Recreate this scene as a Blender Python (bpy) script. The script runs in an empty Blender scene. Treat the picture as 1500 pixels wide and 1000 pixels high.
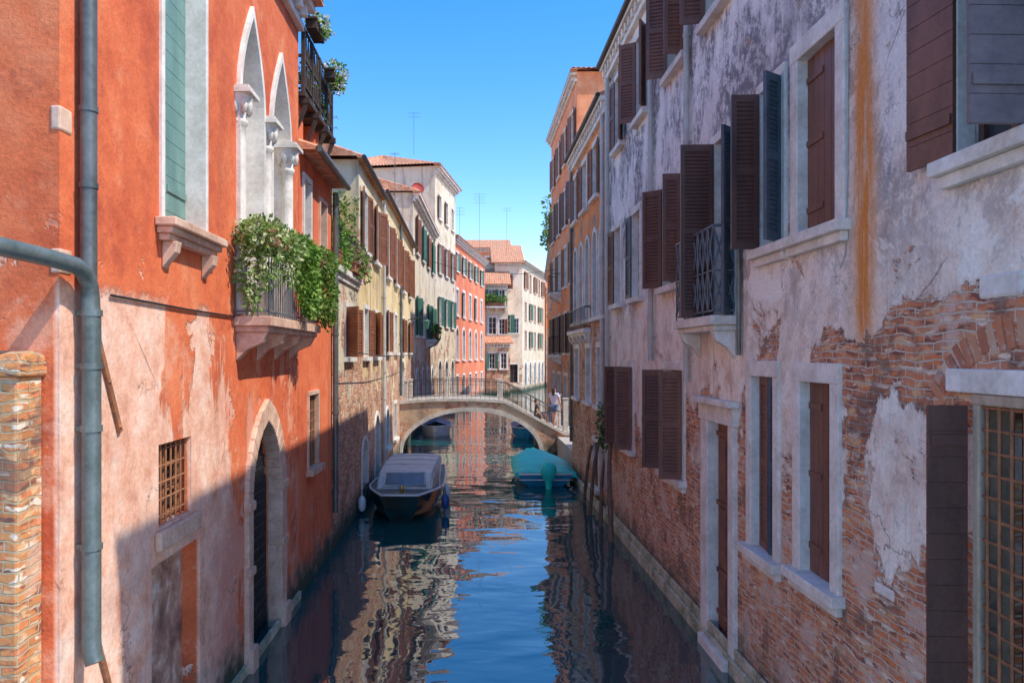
import bpy, bmesh, math, random
from mathutils import Vector, Matrix
random.seed(7)
R = math.radians
F, CX, CY, H = 1100.0, 690.0, 520.0, 4.0
scene = bpy.context.scene; col = scene.collection

# ------------------------------------------------------------------ helpers
def empty(name, loc, rz=0):
    o = bpy.data.objects.new(name, None); col.objects.link(o)
    o.location = loc; o.rotation_euler = (0, 0, rz); o.empty_display_size = .2
    return o
def tag(o, label=None, cat=None, group=None, kind=None):
    if label: o['label'] = label
    if cat: o['category'] = cat
    if group: o['group'] = group
    if kind: o['kind'] = kind
    return o

class MB:
    def __init__(s): s.v = []; s.f = []; s.sm = []
    def add(s, vs, fs, smooth=False):
        b = len(s.v); s.v += [tuple(v) for v in vs]
        s.f += [tuple(i + b for i in f) for f in fs]; s.sm += [smooth] * len(fs); return s
    def box(s, x0, x1, y0, y1, z0, z1, M=None):
        vs = [Vector((x, y, z)) for z in (z0, z1) for y in (y0, y1) for x in (x0, x1)]
        if M: vs = [M @ v for v in vs]
        return s.add(vs, [(0,2,3,1),(4,5,7,6),(0,1,5,4),(2,6,7,3),(0,4,6,2),(1,3,7,5)])
    def quad(s, a, b, c, d, smooth=False): return s.add([a, b, c, d], [(0,1,2,3)], smooth)
    def prism(s, poly, ext):
        e = Vector(ext); n = len(poly); a = [Vector(p) for p in poly]
        vs = a + [p + e for p in a]
        fs = [tuple(range(n))[::-1], tuple(range(n, 2*n))] + [(i, (i+1) % n, n+(i+1) % n, n+i) for i in range(n)]
        return s.add(vs, fs)
    def tube(s, pts, r, n=8, smooth=True):
        pts = [Vector(p) for p in pts]; m = len(pts)
        rs = r if isinstance(r, (list, tuple)) else [r]*m
        vs = []; fs = []; prev = None
        for i, p in enumerate(pts):
            t = (pts[min(i+1, m-1)] - pts[max(i-1, 0)]).normalized()
            if prev is None:
                a = t.orthogonal().normalized()
            else:
                a = (prev - t*prev.dot(t)).normalized()
            prev = a; b = t.cross(a)
            for k in range(n):
                q = 2*math.pi*k/n
                vs.append(p + (a*math.cos(q) + b*math.sin(q))*rs[i])
        for i in range(m-1):
            for k in range(n):
                fs.append((i*n+k, i*n+(k+1) % n, (i+1)*n+(k+1) % n, (i+1)*n+k))
        s.add(vs, fs, smooth)
        s.add([vs[k] for k in range(n)], [tuple(range(n))[::-1]])
        s.add([vs[(m-1)*n+k] for k in range(n)], [tuple(range(n))])
        return s
    def lathe(s, prof, c=(0,0,0), n=16, smooth=True):
        c = Vector(c); vs = []; fs = []
        for r, z in prof:
            for k in range(n):
                q = 2*math.pi*k/n; vs.append(c + Vector((r*math.cos(q), r*math.sin(q), z)))
        for i in range(len(prof)-1):
            for k in range(n):
                fs.append((i*n+k, i*n+(k+1) % n, (i+1)*n+(k+1) % n, (i+1)*n+k))
        return s.add(vs, fs, smooth)
    def build(s, name, mat, parent=None, loc=None, rot=None, bevel=0):
        me = bpy.data.meshes.new(name); me.from_pydata(s.v, [], s.f)
        me.polygons.foreach_set('use_smooth', s.sm); me.materials.append(mat); me.update()
        o = bpy.data.objects.new(name, me); col.objects.link(o)
        if parent: o.parent = parent
        if loc: o.location = loc
        if rot: o.rotation_euler = rot
        if bevel:
            b = o.modifiers.new('Bevel', 'BEVEL'); b.width = bevel; b.segments = 2; b.limit_method = 'ANGLE'
        return o

# ------------------------------------------------------------------ node materials
class N:
    def __init__(s, name):
        s.m = bpy.data.materials.new(name); s.m.use_nodes = True
        s.t = s.m.node_tree; s.t.nodes.clear()
        s.out = s.t.nodes.new('ShaderNodeOutputMaterial'); s.b = s.t.nodes.new('ShaderNodeBsdfPrincipled')
        s.t.links.new(s.b.outputs[0], s.out.inputs[0])
    def put(s, sock, v):
        if isinstance(v, bpy.types.NodeSocket): s.t.links.new(v, sock)
        elif v is not None:
            if isinstance(v, (tuple, list)) and len(v) == 3 and sock.type == 'RGBA': v = (*v, 1)
            sock.default_value = v
    def nd(s, t, **k):
        n = s.t.nodes.new(t)
        for a, b in k.items(): setattr(n, a, b)
        return n
    def pos(s): return s.nd('ShaderNodeNewGeometry').outputs['Position']
    def island(s): return s.nd('ShaderNodeNewGeometry').outputs['Random Per Island']
    def sep(s, v):
        n = s.nd('ShaderNodeSeparateXYZ'); s.put(n.inputs[0], v); return n.outputs
    def comb(s, x, y, z=0.0):
        n = s.nd('ShaderNodeCombineXYZ')
        for i, v in enumerate((x, y, z)): s.put(n.inputs[i], v)
        return n.outputs[0]
    def ma(s, op, a, b=None, clamp=False):
        n = s.nd('ShaderNodeMath', operation=op, use_clamp=clamp)
        s.put(n.inputs[0], a); s.put(n.inputs[1], b); return n.outputs[0]
    def noise(s, v, sc, det=6, ro=.6, dist=0.0):
        n = s.nd('ShaderNodeTexNoise'); s.put(n.inputs['Vector'], v)
        n.inputs['Scale'].default_value = sc; n.inputs['Detail'].default_value = min(det, 6)
        n.inputs['Roughness'].default_value = ro; n.inputs['Distortion'].default_value = dist
        return n.outputs['Fac']
    def crack(s, w, z, sc, wid, seed):
        # thin irregular hairline cracks, present only in places
        a = s.noise(s.comb(w, z, seed), 2.5, 4, .6)
        k = s.ma('MULTIPLY', s.ma('SUBTRACT', a, .5), 1.1)
        v = s.nd('ShaderNodeTexVoronoi', feature='DISTANCE_TO_EDGE'); v.inputs['Scale'].default_value = sc
        s.put(v.inputs['Vector'], s.comb(s.ma('ADD', w, k), s.ma('SUBTRACT', z, k), seed))
        g = s.noise(s.comb(w, z, seed+5), .7, 3, .5)
        return s.ma('MULTIPLY', s.sm(v.outputs['Distance'], wid, 0.0), s.sm(g, .5, .58))
    def mix(s, f, a, b, mode='MIX'):
        n = s.nd('ShaderNodeMix', data_type='RGBA', blend_type=mode)
        s.put(n.inputs[0], f); s.put(n.inputs[6], a); s.put(n.inputs[7], b); return n.outputs[2]
    def ramp(s, f, stops):
        n = s.nd('ShaderNodeValToRGB'); s.put(n.inputs[0], f); e = n.color_ramp.elements
        while len(e) < len(stops): e.new(.5)
        for i, (p, c) in enumerate(stops): e[i].position = p; e[i].color = (*c, 1)
        return n.outputs[0]
    def sm(s, x, lo, hi, a=0.0, b=1.0):
        n = s.nd('ShaderNodeMapRange', interpolation_type='SMOOTHSTEP'); s.put(n.inputs[0], x)
        for i, v in enumerate((lo, hi, a, b)): n.inputs[i+1].default_value = v
        return n.outputs[0]
    def lin(s, x, lo, hi, a=0.0, b=1.0):
        n = s.nd('ShaderNodeMapRange'); s.put(n.inputs[0], x)
        for i, v in enumerate((lo, hi, a, b)): n.inputs[i+1].default_value = v
        return n.outputs[0]
    def brick(s, v, c1, c2, mo, w=.25, h=.068, ms=.009):
        n = s.nd('ShaderNodeTexBrick'); s.put(n.inputs['Vector'], v)
        for k, x in (('Color1', c1), ('Color2', c2), ('Mortar', mo)): s.put(n.inputs[k], x)
        for k, x in (('Scale', 1), ('Mortar Size', ms), ('Mortar Smooth', .35), ('Brick Width', w), ('Row Height', h)): n.inputs[k].default_value = x
        return n.outputs['Color'], n.outputs['Fac']
    def bump(s, h, st=.5, d=.02):
        n = s.nd('ShaderNodeBump'); s.put(n.inputs['Height'], h)
        n.inputs['Strength'].default_value = st; n.inputs['Distance'].default_value = d
        s.t.links.new(n.outputs[0], s.b.inputs['Normal'])
    def fin(s, c, rough=.85, metal=0.0):
        s.put(s.b.inputs['Base Color'], c); s.put(s.b.inputs['Roughness'], rough); s.put(s.b.inputs['Metallic'], metal)
        return s.m

BR1, BR2, MORT = (.58, .235, .115), (.42, .155, .08), (.54, .42, .30)
def bricks(n, P, w, z, c1=BR1, c2=BR2, mo=MORT, dirtamt=.6):
    wob = n.noise(P, 2.2, 4, .6)
    wv = n.ma('MULTIPLY', n.ma('SUBTRACT', wob, .5), .13)
    zz = n.ma('ADD', z, wv); ww = n.ma('ADD', w, wv)
    bc, bf = n.brick(n.comb(ww, zz), c1, c2, mo, .23, .066, .009)
    v = n.noise(n.comb(n.ma('MULTIPLY', ww, 4.3), n.ma('MULTIPLY', zz, 14.5)), 1.0, 2, .5)
    v2 = n.noise(n.comb(n.ma('MULTIPLY', ww, 4.3), n.ma('MULTIPLY', zz, 14.5), 9.0), 1.0, 2, .5)
    face = n.ma('SUBTRACT', 1.0, bf)
    bc = n.mix(n.ma('MULTIPLY', n.sm(v, .54, .62), face), bc, (.74, .43, .21))
    bc = n.mix(n.ma('MULTIPLY', n.sm(v, .46, .36), face), bc, (.24, .09, .06))
    bc = n.mix(n.ma('MULTIPLY', n.sm(v2, .59, .65), face), bc, (.80, .65, .49))
    bc = n.mix(n.ma('MULTIPLY', n.sm(v2, .44, .38), face), bc, (.70, .22, .08))
    dirt = n.noise(P, 1.7, 8, .7)
    bc = n.mix(n.ma('MULTIPLY', n.sm(dirt, .53, .61), dirtamt), bc, (.72, .57, .46))
    bc = n.mix(n.ma('MULTIPLY', n.sm(dirt, .47, .38), .65), bc, (.15, .085, .065))
    return bc, face

def plaster(name, stops, brick=None, streak=.4, streak_col=(.14, .12, .11), extra=None, algae=True, bcols=(BR1, BR2, MORT), contrast=(.33, .67)):
    n = N(name); P = n.pos(); o = n.sep(P); x, y, z = o[0], o[1], o[2]
    w = n.ma('ADD', x, y)
    n1 = n.noise(P, .55, 9, .62); n2 = n.noise(P, 3.0, 9, .68); n3 = n.noise(P, 30, 6, .7)
    f = n.ma('ADD', n.ma('MULTIPLY', n1, .6), n.ma('MULTIPLY', n2, .4))
    f = n.lin(f, contrast[0], contrast[1])
    c = n.ramp(f, stops)
    hgt = n.ma('ADD', n.ma('MULTIPLY', n3, .35), n.ma('MULTIPLY', n2, .8))
    ns = n.noise(n.comb(n.ma('MULTIPLY', w, 2.2), n.ma('MULTIPLY', z, .22)), 1.0, 8, .65)
    if extra: c, hgt = extra(n, c, hgt, P, x, y, z, w)
    c = n.mix(n.ma('MULTIPLY', n.sm(ns, .5, .72), streak), c, streak_col)
    c = n.mix(1.0, c, n.ramp(n3, [(.25, (.80, .80, .80)), (.75, (1.18, 1.18, 1.18))]), 'MULTIPLY')
    if brick:
        zl, al, zh, ah = brick[:4]
        t = n.lin(z, zl, zh, al, ah)
        if len(brick) > 4: t = n.ma('ADD', t, brick[4](n, x, y, z))
        nb = n.noise(P, 1.0, 10, .72, .4)
        d = n.ma('SUBTRACT', t, nb)
        m = n.sm(d, -.006, .012)
        edge = n.ma('MULTIPLY', n.sm(d, -.05, 0.0), n.ma('SUBTRACT', 1.0, m))
        bc, bh = bricks(n, P, w, z, *bcols)
        c = n.mix(n.ma('MULTIPLY', edge, .5), c, (.60, .46, .36))
        c = n.mix(m, c, bc)
        ph = n.ma('ADD', n.ma('MULTIPLY', hgt, .5), 1.3)
        bh2 = n.ma('ADD', n.ma('MULTIPLY', bh, .6), n.ma('MULTIPLY', n2, .5))
        mh = n.nd('ShaderNodeMix'); n.put(mh.inputs[0], m); n.put(mh.inputs[2], ph); n.put(mh.inputs[3], bh2)
        hgt = mh.outputs[0]
    if algae:
        za = n.ma('ADD', z, n.ma('MULTIPLY', n.ma('SUBTRACT', n2, .5), 1.2))
        c = n.mix(n.sm(za, .75, .1), c, (.09, .09, .06))
        c = n.mix(n.sm(za, .3, .05), c, (.03, .05, .02))
    n.bump(hgt, .8, .026)
    return n.fin(c, .9)

def simple(name, a, b=None, rough=.6, sc=6.0, metal=0.0, bump=.2, stretch=None, bd=.01):
    n = N(name); b = b or tuple(v*.6 for v in a)
    P = n.pos()
    if stretch:
        o = n.sep(P); v = n.comb(*[n.ma('MULTIPLY', o[i], stretch[i]) for i in range(3)])
    else: v = P
    f = n.noise(v, sc, 5, .65); g = n.noise(P, sc*7, 3, .6)
    c = n.ramp(n.ma('ADD', n.ma('MULTIPLY', f, .7), n.ma('MULTIPLY', g, .3)), [(.36, b), (.62, a)])
    n.bump(n.ma('ADD', f, n.ma('MULTIPLY', g, .5)), bump, bd)
    return n.fin(c, rough, metal)

def leafmat(name, stops, trans=.3):
    n = N(name); c = n.ramp(n.island(), stops)
    n.fin(c, .55)
    tr = n.nd('ShaderNodeBsdfTranslucent'); n.put(tr.inputs[0], c)
    mx = n.nd('ShaderNodeMixShader'); mx.inputs[0].default_value = trans
    n.t.links.new(n.b.outputs[0], mx.inputs[1]); n.t.links.new(tr.outputs[0], mx.inputs[2])
    n.t.links.new(mx.outputs[0], n.out.inputs[0]); return n.m

RED = [(0, (.50, .075, .024)), (.5, (.75, .16, .052)), (1, (.84, .26, .11))]
def red_extra(n, c, hgt, P, x, y, z, w):
    # weathering of the red coat: paler rubbed patches and darker damp ones
    wx = n.noise(P, 1.6, 6, .7)
    c = n.mix(n.sm(wx, .55, .68, 0, .45), c, (.86, .34, .17)); c = n.mix(n.sm(wx, .45, .34, 0, .5), c, (.42, .07, .03))
    # worn band under the cable: salmon undercoat with big faded tongues of red
    v = n.comb(n.ma('MULTIPLY', w, 1.05), n.ma('MULTIPLY', z, .30), x)
    k = n.noise(v, 1.0, 7, .62, .25)
    t = n.ma('ADD', n.lin(y, 5, 12.5, .60, .43), n.lin(z, 1.6, 4.4, .08, -.05))
    low = n.ma('MULTIPLY', n.sm(n.ma('SUBTRACT', t, k), -.022, .025), n.sm(n.ma('ADD', z, n.ma('MULTIPLY', n.ma('SUBTRACT', n.noise(n.comb(w, z, 8.0), 2.0, 5, .6), .5), .5)), 4.56, 4.42))
    low = n.ma('MULTIPLY', low, n.sm(x, -2.9, -2.86))
    hi = n.noise(n.comb(w, z, 3.3), 1.3, 7, .6)
    up = n.ma('MULTIPLY', n.sm(hi, .60, .615), n.sm(z, 5.2, 4.5))
    msk = n.ma('MAXIMUM', low, up)
    q = n.noise(P, 2.6, 8, .7)
    sal = n.ramp(q, [(.3, (.64, .27, .16)), (.48, (.88, .47, .31)), (.66, (.94, .66, .50))])
    gn = n.noise(P, 1.1, 7, .7)
    sal = n.mix(n.ma('MULTIPLY', n.sm(gn, .51, .6), n.sm(z, 2.9, 1.5, .1, .65)), sal, (.74, .56, .46))
    sal = n.mix(n.ma('MULTIPLY', n.sm(gn, .44, .36), n.sm(z, 3.9, 2.2, .1, .75)), sal, (.64, .27, .17))
    far = n.ma('MULTIPLY', n.sm(n.ma('ADD', y, n.ma('MULTIPLY', n.ma('SUBTRACT', gn, .5), 5.0)), 8.0, 9.5), .8)
    sal = n.mix(far, sal, (.74, .25, .15))
    sal = n.mix(n.ma('MULTIPLY', n.crack(w, z, .9, .012, 3.0), .8), sal, (.24, .12, .08))
    faded = n.noise(n.comb(w, z, 6.1), 2.2, 6, .7)
    c2 = n.mix(n.ma('MULTIPLY', n.sm(faded, .5, .64), n.sm(z, 4.6, 4.3, 0, .6)), c, (.84, .41, .25))
    c = n.mix(msk, c2, sal)
    hgt = n.ma('ADD', hgt, n.ma('MULTIPLY', n.ma('SUBTRACT', 1.0, msk), .8))
    return c, hgt
M_redA = plaster('red_plaster', RED, extra=red_extra, streak=.22, streak_col=(.30, .08, .045))
M_redB = plaster('red_plaster_plain', RED, brick=(0, .5, 2.5, .2), streak=.35, streak_col=(.16, .05, .04))

def r1_extra(n, c, hgt, P, x, y, z, w):
    q = n.noise(P, .9, 9, .66); pk = n.noise(P, 2.1, 8, .7)
    pink = n.ramp(pk, [(.33, (.68, .48, .36)), (.46, (.91, .75, .60)), (.62, (.97, .89, .76))])
    za = n.ma('ADD', z, n.ma('MULTIPLY', n.ma('SUBTRACT', q, .5), 4.5))
    c = n.mix(n.sm(za, 6.0, 4.5), c, pink)
    # soot-dark wash in vertical patches, stronger high up and away from the viewer
    dk = n.noise(n.comb(n.ma('MULTIPLY', w, .95), n.ma('MULTIPLY', z, .5), 7.0), 1.0, 10, .74)
    d2 = n.noise(P, 6.0, 6, .75)
    dm = n.ma('MULTIPLY', n.sm(dk, .455, .55), n.sm(d2, .40, .54, .15, 1))
    am = n.ma('MULTIPLY', n.sm(z, 4.1, 5.8, .22, .94), n.sm(y, 4.5, 9.0, .72, 1.0))
    c = n.mix(n.ma('MULTIPLY', dm, am), c, (.185, .163, .175))
    fl = n.noise(P, 11.0, 6, .75)
    c = n.mix(n.ma('MULTIPLY', n.sm(fl, .57, .66), .5), c, (.38, .32, .29))
    dr = n.noise(n.comb(n.ma('MULTIPLY', w, 5.0), n.ma('MULTIPLY', z, .4), 2.0), 1.0, 6, .7)
    c = n.mix(n.ma('MULTIPLY', n.sm(dr, .55, .67), .45), c, (.34, .28, .25))
    # paler repair patches with crisp edges
    rp = n.noise(n.comb(w, z, 4.7), .8, 6, .6, .4)
    c = n.mix(n.ma('MULTIPLY', n.sm(rp, .57, .59), .75), c, (.95, .90, .79))
    c = n.mix(n.ma('MULTIPLY', n.crack(w, z, .8, .010, 1.5), .75), c, (.20, .15, .13))
    # rust streak below a leaking bracket
    yy = n.ma('ADD', y, n.ma('MULTIPLY', n.ma('SUBTRACT', n.noise(n.comb(w, n.ma('MULTIPLY', z, .5), 0), 3.0, 4, .6), .5), .2))
    ad = n.ma('ABSOLUTE', n.ma('SUBTRACT', yy, 6.36))
    zf = n.ma('MULTIPLY', n.sm(z, 3.85, 4.3), n.sm(z, 9.0, 6.0, .6, 1))
    g0 = n.ma('MULTIPLY', n.sm(ad, .36, .05), zf)
    c = n.mix(n.ma('MULTIPLY', g0, .55), c, (.82, .46, .20))
    g = n.ma('MULTIPLY', n.ma('MULTIPLY', n.sm(ad, .20, .03), zf), n.sm(n.noise(n.comb(n.ma('MULTIPLY', w, 11), z), 1.0, 5, .65), .36, .54, .25, .95))
    c = n.mix(g, c, (.72, .23, .025))
    return c, hgt
def r1_blob(n, x, y, z):
    def blob(yc, zc, ry, rz, a):
        d = n.ma('ADD', n.ma('POWER', n.ma('DIVIDE', n.ma('SUBTRACT', y, yc), ry), 2.0), n.ma('POWER', n.ma('DIVIDE', n.ma('SUBTRACT', z, zc), rz), 2.0))
        return n.sm(d, 1.2, .1, 0, a)
    b = blob(5.0, 4.0, 1.4, .55, .24)
    b = n.ma('ADD', b, blob(7.0, 3.95, .6, .5, .15))
    b = n.ma('ADD', b, blob(5.85, 3.0, .55, .9, -.12))
    b = n.ma('ADD', b, blob(6.4, 3.4, .35, 1.1, .12))
    b = n.ma('ADD', b, blob(7.9, 2.9, .3, .9, -.08))
    return n.ma('ADD', b, n.lin(y, 5, 14, .03, -.03))
M_r1 = plaster('decayed_grey_plaster', [(0, (.52, .455, .435)), (.42, (.84, .765, .71)), (1, (.96, .91, .83))],
               brick=(1.5, .70, 4.6, .35, r1_blob), streak=.25, streak_col=(.27, .23, .23), extra=r1_extra,
               bcols=((.65, .275, .145), (.48, .185, .10), (.64, .50, .37)))
M_r2 = plaster('orange_brick_plaster', [(0, (.56, .16, .045)), (.5, (.83, .30, .09)), (1, (.90, .48, .23))], brick=(2.5, .66, 7.5, .40), streak=.4, streak_col=(.24, .10, .06))
M_r3 = plaster('rose_plaster', [(0, (.66, .18, .065)), (.5, (.87, .31, .13)), (1, (.90, .47, .27))], brick=(2, .55, 6, .3), streak=.35, streak_col=(.32, .13, .08))
M_yel = plaster('ochre_plaster', [(0, (.44, .32, .15)), (.45, (.78, .58, .27)), (1, (.86, .76, .54))], brick=(2.3, .6, 5.8, .40), streak=.75, streak_col=(.22, .18, .15))
M_ter = plaster('grey_ochre_plaster', [(0, (.42, .35, .22)), (.5, (.66, .56, .38)), (1, (.78, .69, .53))], brick=(2.0, .64, 5.6, .44), streak=.6, streak_col=(.22, .185, .16))
M_cream = plaster('cream_plaster', [(0, (.50, .40, .26)), (.5, (.76, .64, .45)), (1, (.82, .75, .60))], brick=(2, .58, 6, .38), streak=.7, streak_col=(.27, .22, .18))
M_white = plaster('white_plaster', [(0, (.48, .37, .25)), (.5, (.66, .54, .38)), (1, (.72, .63, .48))], brick=(1, .5, 5, .3), streak=.45, streak_col=(.34, .26, .19))
M_pinkc = plaster('pink_cream_plaster', [(0, (.64, .42, .28)), (.5, (.87, .64, .45)), (1, (.93, .79, .61))], brick=(1, .5, 5, .3), streak=.4, streak_col=(.40, .29, .21))
M_redG = plaster('coral_plaster', [(0, (.60, .13, .055)), (.5, (.76, .205, .09)), (1, (.80, .32, .17))], brick=(1, .5, 4, .25), streak=.3, streak_col=(.38, .10, .06))

def brickmat(name, c1=BR1, c2=BR2, mo=MORT):
    n = N(name); P = n.pos(); o = n.sep(P); w = n.ma('ADD', o[0], o[1])
    c, h = bricks(n, P, w, o[2], c1, c2, mo, .35)
    n.bump(n.ma('ADD', n.ma('MULTIPLY', h, .7), n.ma('MULTIPLY', n.noise(P, 14, 6, .7), .5)), .9, .024)
    return n.fin(c, .9)
M_brick = brickmat('old_brick', (.70, .29, .095), (.55, .20, .065), (.52, .37, .21))
n = N('arch_brick'); P = n.pos(); c_ = n.ramp(n.island(), [(0, (.34, .12, .07)), (.4, (.62, .23, .11)), (.7, (.57, .30, .17)), (1, (.74, .52, .35))])
n.bump(n.noise(P, 18, 5, .7), .8, .02); c_ = n.mix(n.sm(n.noise(P, 5, 5, .7), .5, .62, 0, .6), c_, (.66, .51, .40)); M_archb = n.fin(c_, .9)
M_stone = simple('istrian_stone', (.88, .82, .73), (.58, .52, .44), .8, 3.0, bump=.35)
M_bstone = simple('weathered_bridge_stone', (.70, .63, .53), (.40, .35, .29), .85, 2.5, bump=.35)
M_pstone = simple('pink_stained_stone', (.78, .52, .37), (.48, .27, .18), .85, 4.0, bump=.4)
M_gstone = simple('algae_stone', (.66, .60, .43), (.17, .18, .08), .85, 3.0, bump=.5)
M_brown = simple('brown_shutter_paint', (.24, .098, .060), (.125, .053, .036), .5, 4.0, stretch=(1, 1, .3), bump=.15)
M_dbrown = simple('dark_brown_paint', (.15, .068, .050), (.070, .035, .028), .45, 4.0, stretch=(1, 1, .3), bump=.15)
M_blue = simple('blue_grey_paint', (.075, .115, .15), (.04, .06, .085), .45, 4.0, bump=.12)
M_mauve = simple('mauve_grey_paint', (.20, .15, .15), (.12, .095, .10), .5, 4.0, bump=.12)
M_teal = simple('teal_shutter_paint', (.19, .34, .30), (.11, .22, .195), .5, 4.0, stretch=(1, 1, .3), bump=.15)
M_green = simple('green_shutter_paint', (.06, .20, .14), (.035, .11, .08), .55, 4.0)
M_rbrown = simple('russet_shutter_paint', (.30, .11, .05), (.17, .063, .032), .6, 4.0)
M_iron = simple('black_iron', (.03, .03, .032), (.015, .015, .015), .45, 10.0)
M_giron = simple('grey_painted_iron', (.17, .18, .20), (.09, .10, .11), .45, 10.0)
M_rust = simple('rusty_iron', (.42, .17, .07), (.18, .075, .04), .8, 12.0, bump=.3)
M_pipe = simple('zinc_pipe', (.17, .18, .17), (.08, .088, .085), .4, 3.0, metal=.3, bump=.1)
M_gpipe = simple('grey_pipe', (.56, .53, .48), (.40, .37, .33), .5, 3.0)
M_copper = simple('verdigris_pipe', (.18, .215, .20), (.095, .12, .11), .42, 4.0, metal=.3, bump=.1)
M_wood = simple('weathered_wood', (.085, .050, .032), (.035, .022, .016), .8, 8.0, stretch=(1, 1, .3), bump=.4)
M_pole = simple('wet_mooring_wood', (.22, .135, .085), (.07, .05, .035), .8, 6.0, stretch=(2, 2, .4), bump=.6)
M_door = simple('rusted_door', (.29, .125, .07), (.13, .06, .042), .75, 3.5, bump=.3)
M_wwood = simple('white_window_wood', (.78, .75, .69), (.6, .56, .5), .6, 5.0)
M_postw = simple('bleached_window_post', (.56, .43, .30), (.34, .25, .17), .7, 5.0, stretch=(2, 2, .3))
M_cream_panel = simple('cream_blind', (.80, .76, .68), (.64, .59, .51), .75, 2.0)
n = N('damp_old_plaster'); P = n.pos(); a_ = n.noise(P, 2.0, 6, .7, .3); b_ = n.noise(P, 12, 6, .7)
c_ = n.ramp(a_, [(.36, (.22, .11, .075)), (.47, (.44, .23, .15)), (.55, (.62, .38, .26)), (.62, (.78, .66, .56))])
n.bump(n.ma('ADD', a_, n.ma('MULTIPLY', b_, .6)), .8, .03); M_water_door = n.fin(c_, .9)
n = N('dark_glass'); M_glass = n.fin(n.ramp(n.noise(n.pos(), 1.2, 3, .5), [(.35, (.012, .014, .016)), (.65, (.05, .052, .055))]), .09)
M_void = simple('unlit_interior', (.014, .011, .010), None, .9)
def tilemat():
    n = N('terracotta_tiles'); P = n.pos()
    a = n.noise(P, 5.0, 3, .6); b = n.noise(P, .8, 6, .6)
    c = n.ramp(a, [(.3, (.36, .13, .06)), (.5, (.62, .26, .13)), (.7, (.74, .43, .26))])
    c = n.mix(n.ma('MULTIPLY', n.sm(b, .5, .7), .5), c, (.36, .27, .20))
    n.bump(a, .5, .03); return n.fin(c, .9)
M_tile = tilemat()
M_paving = simple('paving_stone', (.50, .46, .40), (.34, .31, .27), .85, 2.0)
M_terracotta = simple('terracotta_pot', (.42, .17, .09), (.3, .11, .06), .8, 6.0)
L_var = leafmat('variegated_leaves', [(0, (.07, .16, .022)), (.42, (.20, .34, .06)), (.72, (.44, .53, .18)), (1, (.76, .77, .48))])
L_grn = leafmat('bright_leaves', [(0, (.045, .13, .015)), (.5, (.15, .30, .03)), (1, (.34, .50, .08))])
L_drk = leafmat('dark_leaves', [(0, (.018, .055, .010)), (.5, (.045, .12, .02)), (1, (.10, .20, .04))])
L_mix = leafmat('vine_leaves', [(0, (.045, .12, .018)), (.5, (.15, .26, .035)), (1, (.35, .43, .09))])
L_wfl = leafmat('white_petals', [(0, (.75, .72, .66)), (1, (.85, .82, .80))])
L_pfl = leafmat('pink_petals', [(0, (.55, .10, .20)), (.5, (.70, .25, .35)), (1, (.75, .45, .50))])

# ------------------------------------------------------------------ arch profile
def arch_pts(u0, u1, zs, z1, kind, n=16):
    c = (u0+u1)/2; hw = (u1-u0)/2; h = z1-zs; L = []
    if kind == 'round':
        for i in range(n+1):
            a = math.pi*(1-i/n); L.append((c+hw*math.cos(a), zs+h*math.sin(a)))
    else:
        half = []
        for i in range(n//2+1):
            t = i/(n//2)
            if kind == 'ogee': k = .72*(1-t**2.3)+.28*(1-3*t*t+2*t**3) if t < 1 else 0
            else:
                r = (hw*hw+h*h)/(2*hw); k = (math.sqrt(max(0, r*r-(t*h)**2))-(r-hw))/hw
            half.append((hw*max(0, k), zs+h*t))
        L = [(c-a, b) for a, b in half] + [(c+a, b) for a, b in half[::-1][1:]]
    return L

# ------------------------------------------------------------------ shutters
def shutter_mb(w, h, style='louvre', pitch=.07):
    mb = MB(); st = min(.06, w*.2)
    if style == 'plank':
        nrow = max(4, int(h/.17)); ph = h/nrow
        for i in range(nrow):
            mb.box(0, w, -.016, .016, i*ph+.003, (i+1)*ph-.003)
        mb.box(.002, w-.002, -.010, .010, .002, h-.002)
        for z in (h*.1, h*.88): mb.box(.01, w-.01, .017, .032, z, z+.07)
    elif style == 'vplank':
        nc = max(3, int(w/.12)); pw = w/nc
        for i in range(nc): mb.box(i*pw+.003, (i+1)*pw-.003, -.016, .016, 0, h)
        mb.box(.002, w-.002, -.009, .009, .002, h-.002)
        for z in (h*.12, h*.5, h*.86): mb.box(.01, w-.01, -.032, -.017, z, z+.06)
    else:
        mb.box(0, st, -.02, .02, 0, h); mb.box(w-st, w, -.02, .02, 0, h)
        for z in (0, h*.48, h-.09): mb.box(st, w-st, -.018, .018, z, z+.09)
        mb.box(st, w-st, -.004, .004, .09, h-.09)
        nr = int((h-.1)/pitch)
        for i in range(nr):
            z = .07+i*pitch
            M = Matrix.Translation((0, 0, z)) @ Matrix.Rotation(R(35), 4, 'X')
            mb.box(st, w-st, -.022, .022, -.005, .005, M)
    return mb

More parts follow.
